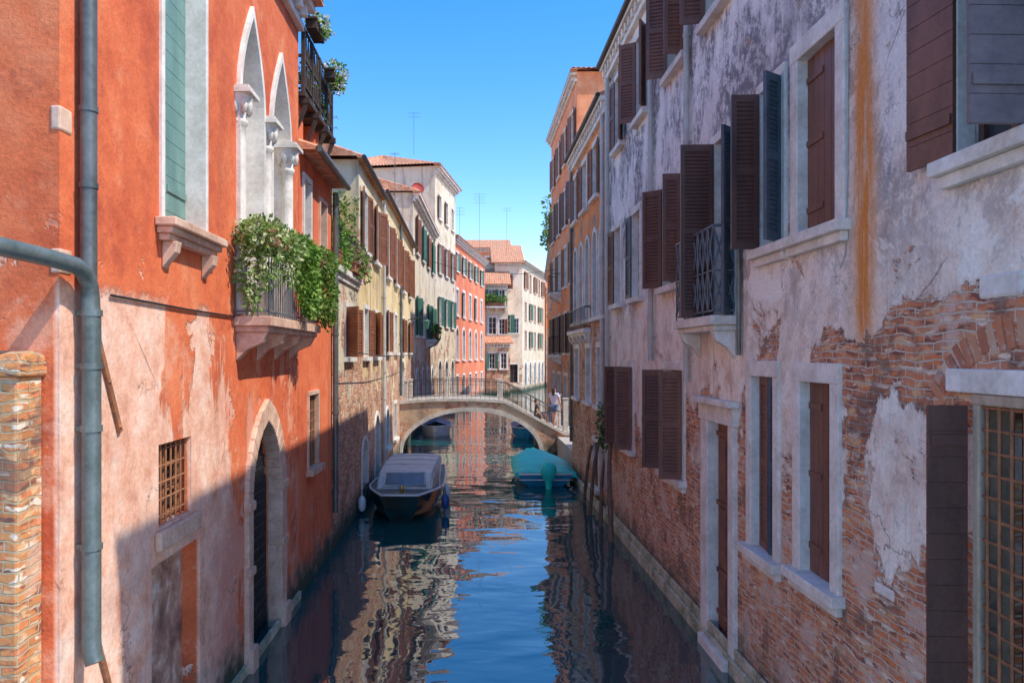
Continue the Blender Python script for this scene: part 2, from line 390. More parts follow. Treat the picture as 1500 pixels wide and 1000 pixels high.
# ------------------------------------------------------------------ houses
class House:
    def __init__(s, name, label, pl, pr, depth, height, cat='house', group=None, rd=.22):
        s.p = Vector(pl); d = Vector(pr)-s.p; s.len = d.length; s.d = d.normalized()
        s.dep = depth; s.h = height; s.rd = rd; s.ops = []
        s.e = tag(empty(name, (pl[0], pl[1], 0), math.atan2(d.y, d.x)), label, cat, group)
    def u(s, px):
        k = (px-CX)/F; return (k*s.p.y-s.p.x)/(s.d.x-k*s.d.y)
    def uD(s, D): return (D-s.p.y)/s.d.y
    def z(s, px, py): return H-(py-CY)*(s.p.y+s.u(px)*s.d.y)/F
    def opening(s, u0, u1, z0, z1, kind='rect', zs=None, rd=None):
        s.ops.append((u0, u1, z0, z1, kind, zs if zs is not None else z1, rd or s.rd))
    def finish(s, mat, base=-1.0, corn=None, eave=True, cmat=None):
        us = sorted({0, s.len} | {round(v, 5) for o in s.ops for v in o[:2]})
        zs = sorted({base, s.h} | {round(v, 5) for o in s.ops for v in o[2:4]})
        mb = MB()
        for i in range(len(us)-1):
            for j in range(len(zs)-1):
                a, b, c, d = us[i], us[i+1], zs[j], zs[j+1]; m, q = (a+b)/2, (c+d)/2
                if any(o[0] < m < o[1] and o[2] < q < o[3] for o in s.ops): continue
                mb.quad((a, 0, c), (b, 0, c), (b, 0, d), (a, 0, d))
        for u0, u1, z0, z1, kind, zsp, rd in s.ops:
            mb.quad((u0, 0, z0), (u0, rd, z0), (u1, rd, z0), (u1, 0, z0))
            mb.quad((u0, 0, z0), (u0, 0, zsp), (u0, rd, zsp), (u0, rd, z0))
            mb.quad((u1, 0, z0), (u1, rd, z0), (u1, rd, zsp), (u1, 0, zsp))
            if kind == 'rect': mb.quad((u0, 0, z1), (u1, 0, z1), (u1, rd, z1), (u0, rd, z1))
            else:
                L = arch_pts(u0, u1, zsp, z1, kind)
                for (a, b), (c, d) in zip(L, L[1:]):
                    mb.quad((a, 0, b), (c, 0, d), (c, 0, z1), (a, 0, z1))
                    mb.quad((a, 0, b), (a, rd, b), (c, rd, d), (c, 0, d), True)
        l, e, h = s.len, s.dep, s.h
        mb.quad((0, 0, base), (0, 0, h), (0, e, h), (0, e, base)); mb.quad((l, 0, base), (l, e, base), (l, e, h), (l, 0, h))
        mb.quad((0, e, base), (0, e, h), (l, e, h), (l, e, base)); mb.quad((0, 0, h), (l, 0, h), (l, e, h), (0, e, h))
        mb.build('wall', mat, s.e)
        if corn:
            c = MB(); cw = corn
            c.box(-.0, l, -.10, -.002, h-.42, h-.30); c.box(0, l, -cw, -.002, h-.13, h-.02)
            k = 0.1
            while k < l-.1:
                c.box(k, k+.13, -cw*.75, -.004, h-.302, h-.128); k += .32
            c.build('cornice', cmat or M_stone, s.e)
    def roof(s, o=.4, rise=.36, hip=False, ou=(0, 0), mat=None, gutter=None):
        h = s.h+.03; l, e = s.len, s.dep; mb = MB(); zr = h+(e/2+o)*rise
        hp = min(e/2+o, l/2) if hip else 0
        a, b = -ou[0], l+ou[1]
        e0, e1 = Vector((a, -o, h)), Vector((b, -o, h)); f0, f1 = Vector((a, e+o, h)), Vector((b, e+o, h))
        r0, r1 = Vector((a+hp, e/2, zr)), Vector((b-hp, e/2, zr))
        def plane(p, q, rp, rq):
            L = (q-p).length; nc = max(4, int(L/.22)*4); nr = max(3, int((rp-p).length/.5))
            vs = []; fs = []
            for j in range(nr+1):
                for i in range(nc+1):
                    s1, t = i/nc, j/nr
                    v = p.lerp(q, s1).lerp(rp.lerp(rq, s1), t)
                    vs.append(v+Vector((0, 0, .055*abs(math.sin(math.pi*i/4))+.01*random.random())))
            for j in range(nr):
                for i in range(nc):
                    k = j*(nc+1)+i; fs.append((k, k+1, k+nc+2, k+nc+1))
            mb.add(vs, fs, True)
        plane(e0, e1, r0, r1); plane(f1, f0, r1, r0)
        if hip: plane(f0, e0, r0, r0); plane(e1, f1, r1, r1)
        else:
            mb.add([e0, r0, f0], [(0, 1, 2)]); mb.add([e1, f1, r1], [(0, 1, 2)])
        mb.box(a, b, -o, -.003, s.h-.015, s.h+.025)
        r = mb.build('roof', mat or M_tile, s.e)
        if gutter:
            g = MB(); g.tube([(a, -o-.04, s.h+.0), (b, -o-.04, s.h+.0)], .06, 8); g.build('gutter', gutter, r)
    def window(s, u0, u1, z0, z1, trim=.12, tmat=None, kind='rect', zs=None, rd=None, pane=True, sill=True, shut=(), fmat=None, name='window', bars=None, proud=.035, smat=None, style='louvre', panel=None, pitch=.07, bevel=0, sillx=.06, hoff=0.0):
        rd = rd or s.rd; tmat = tmat or M_stone; zs = zs if zs is not None else z1
        s.opening(u0, u1, z0, z1, kind, zs, rd)
        root = None
        e = .004
        def framemb():
            f = MB(); y0, y1 = rd-.085, rd-.035; t = .055
            f.box(u0+.002, u0+t, y0, y1, z0, z1); f.box(u1-t, u1-.002, y0, y1, z0, z1)
            f.box(u0+t, u1-t, y0, y1, z0, z0+t); f.box(u0+t, u1-t, y0, y1, z1-t, z1)
            m = (u0+u1)/2; f.box(m-.035, m+.035, y0-.005, y1, z0+t, z1-t)
            for k in (.36, .68):
                q = z0+(z1-z0)*k; f.box(u0+t, u1-t, y0+.006, y1-.004, q-.018, q+.018)
            return f
        if trim > 0:
            t = MB()
            t.box(u0-trim, u0+e, -proud, rd-.1, z0, zs); t.box(u1-e, u1+trim, -proud, rd-.1, z0, zs)
            if kind == 'rect':
                t.box(u0-trim, u1+trim, -proud-.006, rd-.1, z1-e, z1+trim*1.1)
            else:
                Li = arch_pts(u0+e, u1-e, zs, z1-e, kind); Lo = arch_pts(u0-trim, u1+trim, zs, z1+trim*(1.6 if kind == 'ogee' else 1.0), kind)
                for i in range(len(Li)-1):
                    a, b, c, d = Li[i], Li[i+1], Lo[i+1], Lo[i]
                    t.prism([(a[0], -proud, a[1]), (b[0], -proud, b[1]), (c[0], -proud, c[1]), (d[0], -proud, d[1])], (0, proud+rd-.1, 0))
            root = t.build(name, tmat, s.e, bevel=bevel)
            if pane is True and panel is None: framemb().build('frame', fmat or M_wwood, root)
        else:
            root = framemb().build(name, fmat or M_wwood, s.e)
        if pane:
            p = MB(); y = rd-.05 if pane is True else rd-.03
            p.quad((u0, y, z0), (u1, y, z0), (u1, y, z1), (u0, y, z1))
            p.build('pane' if panel is None else 'panel', panel or M_glass, root)
        if sill:
            q = MB(); q.box(u0-trim-sillx, u1+trim+sillx, -.13, rd-.1, z0-.1, z0+.003)
            if bevel: q.box(u0-trim-sillx+.04, u1+trim+sillx-.04, -.07, -.002, z0-.19, z0-.1)
            q.build('sill', tmat, root, bevel=bevel)
        for sh in shut:
            side, w, ang = sh[:3]; m = sh[3] if len(sh) > 3 else (smat or M_brown)
            hh = z1-z0-.02; mb = shutter_mb(w, hh, style, pitch)
            off = -.045 if ang > 20 else rd*.45
            if side == 'L': mb.build('shutter', m, root, (u0-hoff+(.006 if ang < 20 else 0), off, z0+.01), (0, 0, -R(ang)))
            else: mb.build('shutter', m, root, (u1-(.006 if ang < 20 else 0), off, z0+.01), (0, 0, R(ang)-math.pi))
        if bars:
            g = MB(); st, rr, y = bars
            k = u0+st/2
            while k < u1: g.tube([(k, y, z0), (k, y, z1)], rr, 6); k += st
            k = z0+st*.6
            while k < z1: g.tube([(u0, y+.004, k), (u1, y+.004, k)], rr*.9, 6); k += st*1.3
            g.build('window_bars', M_rust, root)
        return root
    def wD(s, D0, D1, z0, z1, **k):
        a, b = sorted((s.uD(D0), s.uD(D1))); return s.window(a, b, z0, z1, **k)
    def pipe(s, D, z0, z1, r=.05, mat=None, off=.03, name='drainpipe'):
        u = s.uD(D); mb = MB(); y = -r-off
        mb.tube([(u, y, z0), (u, y, z1)], r, 10)
        k = z0+.4
        while k < z1: mb.tube([(u, y, k), (u, y, k+.05)], r*1.22, 10); mb.box(u-.015, u+.015, y, -.002, k, k+.04); k += 1.6
        return mb.build(name, mat or M_pipe, s.e)
    def balcony(s, u0, u1, z, out=.5, rh=.95, railmat=None, slab=.12, lattice=False, bmat=None, step=.11, rb=.009):
        sl = MB(); sl.box(u0, u1, -out, -.002, z-slab, z); sl.box(u0+.05, u1-.05, -out+.05, -.002, z-slab-.07, z-slab)
        root = sl.build('balcony', bmat or M_stone, s.e, bevel=.012)
        nb = max(1, int((u1-u0)/.9))
        for i in range(nb+1):
            b = MB(); c = u0+.16+(u1-u0-.32)*i/nb
            b.prism([(c-.07, -.002, z-slab-.07), (c-.07, -out*.85, z-slab-.07), (c-.07, -out*.7, z-slab-.2), (c-.07, -out*.3, z-slab-.28), (c-.07, -.002, z-slab-.42)], (.14, 0, 0))
            b.build('bracket', bmat or M_stone, root, bevel=.01)
        g = MB(); y = -out+.04
        path = [(u0+.03, -.02), (u0+.03, y), (u1-.03, y), (u1-.03, -.02)]
        for zz, rr in ((z+.06, .014), (z+rh, .02)): g.tube([(a, c, zz) for a, c in path], rr, 6, False)
        for (a, c), (d, f) in zip(path, path[1:]):
            L = math.hypot(d-a, f-c); nn = max(1, int(L/step))
            for i in range(nn+1):
                q = i/nn; g.tube([(a+(d-a)*q, c+(f-c)*q, z), (a+(d-a)*q, c+(f-c)*q, z+rh)], rb, 5)
            if lattice:
                k = 4 if L > .6 else 1
                for i in range(k):
                    A0, B0 = Vector((a, c)).lerp(Vector((d, f)), i/k), Vector((a, c)).lerp(Vector((d, f)), (i+1)/k); m0 = (A0+B0)/2; zm = z+rh/2
                    for (p, pz), (q, qz) in (((A0, zm), (m0, z+rh)), ((m0, z+rh), (B0, zm)), ((B0, zm), (m0, z+.06)), ((m0, z+.06), (A0, zm)), ((A0, z+.06), (B0, z+rh)), ((B0, z+.06), (A0, z+rh)), ((A0, zm), (B0, zm)), ((m0, z+.06), (m0, z+rh))):
                        g.tube([(p.x, p.y-.005, pz), (q.x, q.y-.005, qz)], .012, 5)
        g.build('railing', railmat or M_iron, root)
        return root

# ------------------------------------------------------------------ foliage
def leaf_mb(blobs, n, s):
    mb = MB(); vol = [b[1][0]*b[1][1]*b[1][2] for b in blobs]; T = sum(vol)
    for b, v in zip(blobs, vol):
        for _ in range(max(12, int(n*v/T))):
            while True:
                p = Vector([random.uniform(-1, 1) for _ in range(3)])
                if .25 < p.length < 1: break
            k = random.random()
            c = Vector(b[0])+Vector([p[i]*b[1][i]*(.85+.35*k) for i in range(3)])
            d = (p.normalized()+Vector([random.uniform(-.8, .8) for _ in range(3)])+Vector((0, 0, -.3))).normalized()
            q = d.orthogonal().normalized(); q = Matrix.Rotation(random.uniform(0, 6.3), 3, d) @ q
            w = s*random.uniform(.6, 1.25); nn = d.cross(q)
            mb.add([c, c+d*w*.5+q*w*.34+nn*w*.1, c+d*w, c+d*w*.5-q*w*.34+nn*w*.1], [(0, 1, 2, 3)])
    return mb
def plant(name, label, cat, loc, blobs, n, s, mat, box=None, pmat=None, flowers=None, stems=None, group=None):
    e = tag(empty(name, loc), label, cat, group)
    leaf_mb(blobs, n, s).build('foliage', mat, e)
    if flowers: leaf_mb(blobs, flowers[1], s*1.1).build('flowers', flowers[0], e)
    if box:
        m = MB(); x, y, z0, z1 = box
        m.prism([(-x*.9, -y*.9, z0), (x*.9, -y*.9, z0), (x*.9, y*.9, z0), (-x*.9, y*.9, z0)], (0, 0, z1-z0)); m.box(-x, x, -y, y, z1-.03, z1+.004)
        m.build('planter', pmat or M_terracotta, e)
    if stems:
        m = MB()
        for pts, r in stems: m.tube(pts, r, 6)
        m.build('stem', M_wood, e)
    return e

# =================================================================== LEFT BANK
XL, XR = -2.85, 3.33
A = House('red_palazzo', 'orange-red palazzo on the near left with gothic arched windows and a stone balcony', (XL, 5.2), (XL, 12.39), 7, 9.75, 'house', rd=.27)
A.wD(6.92, 8.0, 5.25, 9.0, trim=.06, pane=False, sill=False, rd=.46, shut=(('L', .54, 1, M_teal), ('R', .53, 1, M_teal)), style='plank', kind='round', zs=8.35, bevel=.01)
a1 = A.wD(9.2, 10.18, 4.5, 8.36, trim=.085, kind='ogee', zs=7.2, panel=M_cream_panel, sill=False, rd=.34, bevel=0, pane='p', proud=.05)
a2 = A.wD(10.66, 11.68, 4.5, 8.36, trim=.085, kind='ogee', zs=7.2, panel=M_cream_panel, sill=False, rd=.34, pane='p', proud=.05)
for DD in (9.22, 10.42, 11.66):
    cb = MB(); u = A.uD(DD)
    cb.lathe([(.13, 4.5), (.13, 4.6), (.1, 4.66), (.11, 4.72), (.09, 4.78), (.085, 6.66), (.082, 6.8), (.11, 6.83), (.11, 6.87), (.09, 6.9), (.11, 7.0), (.18, 7.14), (.18, 7.17)], (u, .0, 0), 18)
    cb.box(u-.2, u+.2, -.2, .2, 7.17, 7.22); cb.box(u-.18, u+.18, -.17, .2, 7.22, 7.26)
    for k in range(8):
        q = k*math.pi/4; cb.lathe([(.0, 6.94), (.032, 6.96), (.044, 7.05), (.028, 7.14), (0, 7.15)], (u+.13*math.cos(q), .13*math.sin(q), 0), 6)
    cb.build('column', M_stone, A.e)
# sill on consoles below the teal shutters
sl = MB(); ua, ub = A.uD(6.75), A.uD(8.2)
sl.box(ua, ub, -.2, -.003, 5.17, 5.25); sl.box(ua+.04, ub-.04, -.15, -.003, 5.11, 5.17); sl.box(ua+.08, ub-.08, -.11, -.003, 5.05, 5.11)
for c in (ua+.22, ub-.22):
    sl.prism([(c-.06, -.003, 5.05), (c-.06, -.15, 5.05), (c-.06, -.13, 4.95), (c-.06, -.06, 4.87), (c-.06, -.003, 4.8)], (.12, 0, 0))
sl.build('window_sill', M_pstone, A.e, bevel=.012)
A.balcony(A.uD(9.0), A.uD(11.95), 4.47, out=.46, rh=1.0, bmat=M_pstone, railmat=M_giron)
A.wD(6.85, 7.65, 2.42, 3.18, trim=0, sill=False, rd=.2, fmat=M_rust, bars=(.12, .012, .06), panel=M_void, pane='p')
q = MB(); q.box(A.uD(6.75), A.uD(7.78), -.07, -.003, 2.22, 2.4); q.build('window_sill', M_pstone, A.e, bevel=.02)
A.opening(A.uD(6.7), A.uD(7.9), -.5, 2.1, rd=.2)
q = MB(); ud0, ud1 = A.uD(6.7), A.uD(7.9); nu, nv = 14, 26; vs = []; fs = []
for j in range(nv+1):
    for i in range(nu+1):
        edge = min(i, nu-i, nv-j)
        vs.append((ud0+(ud1-ud0)*i/nu, .19-(random.uniform(.0, .02) if 0 < edge else 0), -.5+2.6*j/nv))
for j in range(nv):
    for i in range(nu): k = j*(nu+1)+i; fs.append((k, k+1, k+nu+2, k+nu+1))
q.add(vs, fs, True); q.build('blocked_doorway', M_water_door, A.e)
# arched water gate
g0, g1 = A.uD(9.65), A.uD(11.1)
A.opening(g0, g1, -.5, 3.1, 'pointed', 2.1, rd=.3)
t = MB(); pr = .06
t.box(g0-.2, g0+.004, -pr, .16, -.5, 2.1); t.box(g1-.004, g1+.3, -pr, .16, -.5, 2.1)
for u, wd_ in ((g0-.22, .24), (g1-.02, .34)):
    t.box(u, u+wd_, -pr-.03, .15, 1.2, 1.3); t.box(u, u+wd_, -pr-.03, .15, 2.02, 2.14); t.box(u, u+wd_, -pr-.06, .14, -.4, .3)
Li = arch_pts(g0+.004, g1-.004, 2.1, 3.096, 'pointed'); Lo = arch_pts(g0-.22, g1+.28, 2.1, 3.4, 'pointed')
for i in range(len(Li)-1):
    a, b, c, d = Li[i], Li[i+1], Lo[i+1], Lo[i]
    t.prism([(a[0], -pr, a[1]), (b[0], -pr, b[1]), (c[0], -pr, c[1]), (d[0], -pr, d[1])], (0, pr+.16, 0))
gate = t.build('water_gate', M_pstone, A.e, bevel=.015)
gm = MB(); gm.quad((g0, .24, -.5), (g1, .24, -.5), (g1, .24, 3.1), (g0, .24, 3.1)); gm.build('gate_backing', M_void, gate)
gm = MB(); k = g0+.05
while k < g1: gm.tube([(k, .19, -.4), (k, .19, 3.05)], .014, 6); k += .1
k = -.2
while k < 3.0: gm.box(g0, g1, .175, .185, k, k+.03); k += .16
gm.build('gate_grille', M_iron, gate)
# drainpipes at the corner
pm = MB(); u = A.uD(5.42)
pm.tube([(u, -.09, 9.4), (u, -.09, 4.75), (u, -.09, 4.5)], .058, 14)
for zz in (5.75, 5.2, 6.7): pm.tube([(u, -.09, zz), (u, -.09, zz+.04)], .066, 14)
pm.build('drainpipe', M_pipe, A.e)
pm = MB()
pts = [(-3.2, -.12, 4.63), (-.4, -.12, 4.63), (-.02, -.12, 4.62), (.1, -.12, 4.58), (.19, -.115, 4.5), (u-.02, -.11, 4.4), (u, -.11, 4.25), (u, -.11, 1.95), (u-.01, -.12, 1.86), (u-.03, -.15, 1.79)]
pm.tube(pts, [.058]*5+[.066]*5, 14)
for zz in (4.28, 3.9, 3.45, 2.6): pm.tube([(u, -.11, zz), (u, -.11, zz+.045)], .076, 14); pm.box(u-.02, u+.02, -.11, -.003, zz+.005, zz+.04)
pm.build('drainpipe', M_copper, A.e)
cm = MB(); cm.tube([(A.uD(5.9), -.02, 4.47), (A.uD(7.5), -.02, 4.455), (A.uD(9.0), -.02, 4.46)], .011, 6); cm.build('cable', M_iron, A.e)
def strap(h, pa, pb, w=.05):
    (xa, ya), (xb, yb) = pa, pb
    a = Vector((h.u(xa), -.03, h.z(xa, ya))); b = Vector((h.u(xb), -.03, h.z(xb, yb))); d = (b-a); L = d.length; d.normalize()
    nrm = Vector((d.z, 0, -d.x))*w/2
    mb = MB(); mb.prism([a-nrm, a+nrm, b+nrm, b-nrm], (0, .022, 0))
    for t in (.06, .5, .94): 
        p = a+d*L*t; mb.lathe([(.018, -.01), (.012, .012), (0, .014)], p, 8)
    mb.build('iron_strap', M_rust, h.e)
strap(A, (136, 478), (173, 632)); strap(A, (128, 895), (158, 1010))
for zz in (5.65, 4.66):
    q = MB(); q.box(-.012, .15, -.012, .06, zz-.09, zz+.08); q.build('corner_stone', M_pstone, A.e, bevel=.015)
q = MB(); q.box(-.01, A.len, -.05, -.004, -1, .12); q.build('foundation', M_gstone, A.e)
A.finish(M_redA, corn=.28); A.roof(.42)

gw = tag(empty('garden_wall', (-3.05, 4.9, 0)), 'old brick wall with rounded coping at the left edge of the picture', 'wall')
m = MB(); m.box(-5, .09, 0, .29, -1, 3.86); m.build('wall', M_brick, gw, bevel=.02)
m = MB(); prof = [(-.03, 3.86), (-.035, 3.93), (.02, 4.0), (.145, 4.03), (.27, 4.0), (.3, 3.93), (.3, 3.86)]
m.prism([(-5, a, b) for a, b in prof], (5.12, 0, 0)); m.build('coping', M_brick, gw, bevel=.015)

B = House('red_house', 'low dark red house with grey gutter beside the red palazzo', (XL, 12.41), (XL, 15.38), 6, 7.42)
B.wD(12.75, 13.25, 5.6, 7.0, trim=.08, shut=(), fmat=M_dbrown); B.wD(14.1, 14.7, 5.6, 6.9, trim=.06, tmat=M_pstone, fmat=M_dbrown)
B.wD(13.1, 13.9, 2.0, 3.3, trim=.06, tmat=M_pstone, fmat=M_dbrown, bars=(.14, .012, .05), sill=True)
B.pipe(15.3, .8, 7.3, .06, M_pipe)
B.finish(M_redB); B.roof(.3, .3, gutter=M_pipe)

al = tag(empty('roof_terrace', (XL, 12.45, 0)), 'dark timber roof terrace with railings standing above the low red house', 'roof terrace')
for y in (.25, 1.6):
    m = MB(); m.box(-.55, -.08, y, y+.4, 7.3, 8.28); m.build('brick_pier', M_redB, al)
m = MB(); m.box(-2.2, .1, 0, 2.6, 8.3, 8.38)
for y in (.1, .9, 1.7, 2.45): m.box(-2.2, .16, y-.04, y+.04, 8.2, 8.298); m.prism([(-.05, y-.03, 7.75), (.14, y-.03, 8.2), (.06, y-.03, 8.2), (-.05, y-.03, 7.86)], (0, .06, 0))
m.build('deck', M_wood, al)
m = MB()
for y in (.04, .7, 1.35, 2.0, 2.56): m.box(.03, .09, y-.03, y+.03, 8.38, 9.45)
for x in (-1.6, -.9, -.25): m.box(x-.03, x+.03, 0.0, .06, 8.38, 9.45)
for z in (8.5, 8.95, 9.42): m.box(.045, .075, .07, 2.53, z, z+.05); m.box(-2.1, .03, .015, .045, z, z+.05)
for k in range(14): 
    y = .1+k*.17; m.tube([(.06, y, 8.5), (.06, y+.17, 9.4)], .012, 5); m.tube([(.055, y+.17, 8.5), (.055, y, 9.4)], .012, 5)
for k in range(12): x = -2+k*.17; m.tube([(x, .03, 8.4), (x, .03, 9.42)], .012, 5)
m.build('railing', M_wood, al)
plant('flower_box', 'white flowers in a box on the near rail of the timber terrace', 'flower box', (XL+.17, 12.9, 9.62), [((.05, .1, .06), (.18, .38, .15))], 340, .075, L_grn, (.1, .36, -.14, .03), M_wood, (L_wfl, 150))
plant('flower_box', 'lower white flowers in a box farther along the timber terrace rail', 'flower box', (XL+.24, 14.2, 9.25), [((.05, 0, .08), (.19, .42, .16)), ((.08, 0, -.15), (.12, .3, .15))], 380, .075, L_grn, (.1, .4, -.14, .03), M_wood, (L_wfl, 150))
plant('climbing_plant', 'dark creeper hanging inside the railings of the timber terrace', 'plant', (XL-.05, 13.4, 8.75), [((0, 0, .1), (.1, .8, .3)), ((.05, .7, -.1), (.1, .4, .3))], 400, .08, L_drk, stems=[([(0, 0, -.3), (0, .1, .2), (.05, .9, .2)], .02)])

C0 = House('terrace_house', 'low weathered house topped by a flowered stone terrace left of the covered boat', (XL, 15.40), (XL, 18.98), 7, 5.75)
C0.wD(17.0, 17.8, 3.95, 5.1, trim=.1, shut=(('L', .38, 130), ('R', .38, 150)), smat=M_rbrown)
C0.finish(M_ter)
m = MB(); m.box(0, C0.len, -.12, .5, 5.76, 5.9); m.box(.02, C0.len-.02, -.05, -.003, 5.62, 5.76); r_ = m.build('terrace_edge', M_stone, C0.e, bevel=.02)
m = MB()
for z in (6.0, 6.75): m.tube([(.05, -.05, z), (C0.len-.05, -.05, z)], .018, 6)
for i in range(28): k = .06+i*.127; m.tube([(k, -.05, 5.9), (k, -.05, 6.75)], .009, 5)
m.build('railing', M_iron, r_)
plant('terrace_plant', 'leafy pot plants with pink flowers along the stone terrace railing', 'plant', (XL+.08, 17.9, 6.2), [((.05, -.3, .15), (.25, .5, .3)), ((.1, .5, .1), (.22, .45, .28)), ((.18, .1, -.25), (.12, .6, .2))], 700, .09, L_mix, (.12, .7, -.28, -.05), M_terracotta, (L_pfl, 110))
plant('terrace_plant', 'green bushy plant at the near end of the stone terrace', 'plant', (XL-.05, 16.0, 6.2), [((0, 0, .25), (.3, .5, .45)), ((.15, .1, -.1), (.15, .45, .3))], 520, .1, L_grn, (.16, .3, -.28, 0))
plant('climbing_vine', 'tall yellow-green vine climbing the end wall above the stone terrace', 'plant', (XL-.35, 18.75, 5.9), [((0, 0, 1.2), (.3, .15, .8)), ((.15, -.05, .5), (.25, .2, .5)), ((-.2, 0, 1.9), (.3, .12, .4)), ((.2, 0, 1.75), (.2, .12, .35))], 700, .1, L_mix, stems=[([(0, 0, 0), (.05, 0, .8), (-.1, 0, 1.6), (-.15, 0, 2.1)], .03)])

C = House('ochre_house', 'weathered ochre house with russet shutters behind the stone terrace', (XL, 19.0), (XL, 23.99), 8, 8.95)
C.wD(19.7, 20.55, 6.75, 8.35, trim=.09, shut=(('L', .43, 172), ('R', .43, 172)), smat=M_rbrown)
C.wD(22.0, 22.85, 6.75, 8.35, trim=.09, shut=(('L', .43, 165), ('R', .43, 150)), smat=M_rbrown)
C.wD(19.9, 20.7, 3.95, 5.25, trim=.1, shut=(('R', .4, 165),), smat=M_rbrown); C.wD(22.1, 22.9, 3.95, 5.25, trim=.1, shut=(('L', .4, 150), ('R', .4, 170)), smat=M_rbrown)
C.wD(19.6, 20.6, .5, 1.75, trim=.1, kind='round', zs=1.3, sill=False, fmat=M_dbrown); C.wD(22.2, 23.2, .1, 2.2, trim=.12, kind='round', zs=1.7, sill=False, fmat=M_dbrown)
C.pipe(23.85, .6, 8.8, .06, M_gpipe)
C.finish(M_yel); C.roof(.14, .34, ou=(.25, 0), gutter=M_iron)
Dh = House('pale_yellow_house', 'long pale yellow house with russet shutters meeting the left end of the bridge', (XL, 24.01), (XL, 36.9), 8, 9.25)
for DD in (25.6, 28.3, 31.4, 34.6):
    Dh.wD(DD-.42, DD+.42, 6.65, 8.45, trim=.09, shut=(('L', .42, 170), ('R', .42, 160)), smat=M_rbrown)
    Dh.wD(DD-.42, DD+.42, 4.1, 5.5, trim=.09, shut=(('L', .42, 168), ('R', .42, 172)) if DD != 28.3 else (), smat=M_rbrown)
Dh.wD(25.0, 25.9, .9, 2.2, trim=.1, kind='round', zs=1.75, fmat=M_dbrown); Dh.wD(27.6, 28.5, .9, 2.2, trim=.1, fmat=M_dbrown, bars=(.14, .012, .05))
Dh.wD(30.5, 31.8, 2.28, 3.75, trim=.14, kind='round', zs=3.3, sill=False, fmat=M_dbrown, name='door')
Dh.pipe(29.6, 2.4, 9.1, .06, M_pipe)
Dh.finish(M_yel); Dh.roof(.14, .34, gutter=M_iron)

E = House('cream_house', 'weathered cream house with bracketed eaves and green shutters just past the bridge on the left', (XL, 36.92), (-2.42, 49.9), 8, 12.0)
for i, u in enumerate((1.8, 4.9, 8.0, 11.0)):
    E.window(u-.5, u+.5, 9.2, 11.1, trim=.12, shut=(('L', .5, 165), ('R', .5, 170)), smat=M_green if i % 2 else M_rbrown, pitch=.12)
    E.window(u-.5, u+.5, 5.0, 7.0, trim=.14, shut=(('L', .5, 165), ('R', .5, 160)) if i != 1 else (), smat=M_green, pitch=.12)
    E.window(u-.55, u+.55, .6, 3.2, trim=.16, kind='round', zs=2.6, sill=False, fmat=M_dbrown)
E.balcony(6.9, 9.2, 4.9, out=.6, rh=.95, step=.17)
E.finish(M_cream, corn=.35); E.roof(.35, .3, ou=(.2, 0))
plant('balcony_plant', 'green plants trailing over the iron balcony past the bridge', 'plant', (-2.1, 45.0, 5.4), [((0, 0, .1), (.25, .9, .3)), ((.12, .2, -.25), (.15, .6, .3))], 420, .14, L_grn, (.15, .8, -.4, -.1))

Fh = House('tall_grey_house', 'tall grey-white house with a hipped tile roof on the left behind the cream house', (-2.4, 50.0), (-1.2, 57.5), 9, 16.6)
for u in (1.6, 4.0, 6.3):
    Fh.window(u-.45, u+.45, 13.3, 14.9, trim=.14, pitch=.15, shut=(('L', .45, 168),) if u < 5 else (), smat=M_rbrown)
    Fh.window(u-.45, u+.45, 9.6, 11.6, trim=.14, pitch=.15, shut=(('L', .45, 168), ('R', .45, 168)), smat=M_rbrown)
    Fh.window(u-.45, u+.45, 6.0, 8.0, trim=.14, pitch=.15, shut=(('L', .45, 168), ('R', .45, 168)), smat=M_green)
    Fh.window(u-.5, u+.5, 1.0, 3.6, trim=.14, kind='round', zs=3.0, sill=False, fmat=M_dbrown)
Fh.finish(M_cream, corn=.4); Fh.roof(.45, .34, hip=True, ou=(.45, .45))
G = House('coral_house', 'bright coral red house with white window surrounds in the distance past the bridge', (-1.4, 59.5), (1.4, 76.0), 8, 13.4)
for i, u in enumerate((1.6, 4.6, 7.8, 11.0, 14.4)):
    G.window(u-.5, u+.5, 10.8, 12.3, trim=.14, pitch=.16, shut=(('L', .5, 170), ('R', .5, 170)), smat=M_green)
    G.window(u-.5, u+.5, 7.2, 9.3, trim=.2, pitch=.16, shut=(('L', .5, 170),) if i % 2 else (), smat=M_green)
    G.window(u-.55, u+.55, 3.6, 6.2, trim=.2, kind='round', zs=5.6, pane=True)
    G.window(u-.5, u+.5, .6, 2.3, trim=.14, sill=False, fmat=M_dbrown)
G.finish(M_redG, corn=.4); G.roof(.5, .3, ou=(.3, .3))
H1 = House('pink_cream_house', 'pink-cream house under a broad terracotta roof facing down the canal at its far end', (2.6, 82.0), (5.55, 82.0), 12, 14.0)
H1.window(.9, 1.6, 11.2, 12.8, trim=.16, pitch=.2, shut=(('L', .4, 170), ('R', .35, 170)), smat=M_rbrown)
H1.window(.9, 1.7, 6.4, 8.4, trim=.16, pitch=.2, shut=(('R', .45, 170),), smat=M_green); H1.window(2.1, 2.6, 6.4, 8.0, trim=.12, pitch=.2)
H1.window(1.6, 2.5, 1.0, 3.0, trim=.14, sill=False, fmat=M_dbrown)
H1.finish(M_pinkc, corn=.35); H1.roof(.6, .42, ou=(.4, .3))
H5 = House('narrow_cream_house', 'narrow cream house with a planted balcony between the coral house and the pink-cream house', (1.35, 79.2), (3.9, 79.2), 7, 11.4)
H5.window(.5, 1.2, 9.35, 10.9, trim=.14, pitch=.2, shut=(('L', .35, 170), ('R', .35, 170)), smat=M_green); H5.window(1.6, 2.2, 9.35, 10.9, trim=.14, pitch=.2)
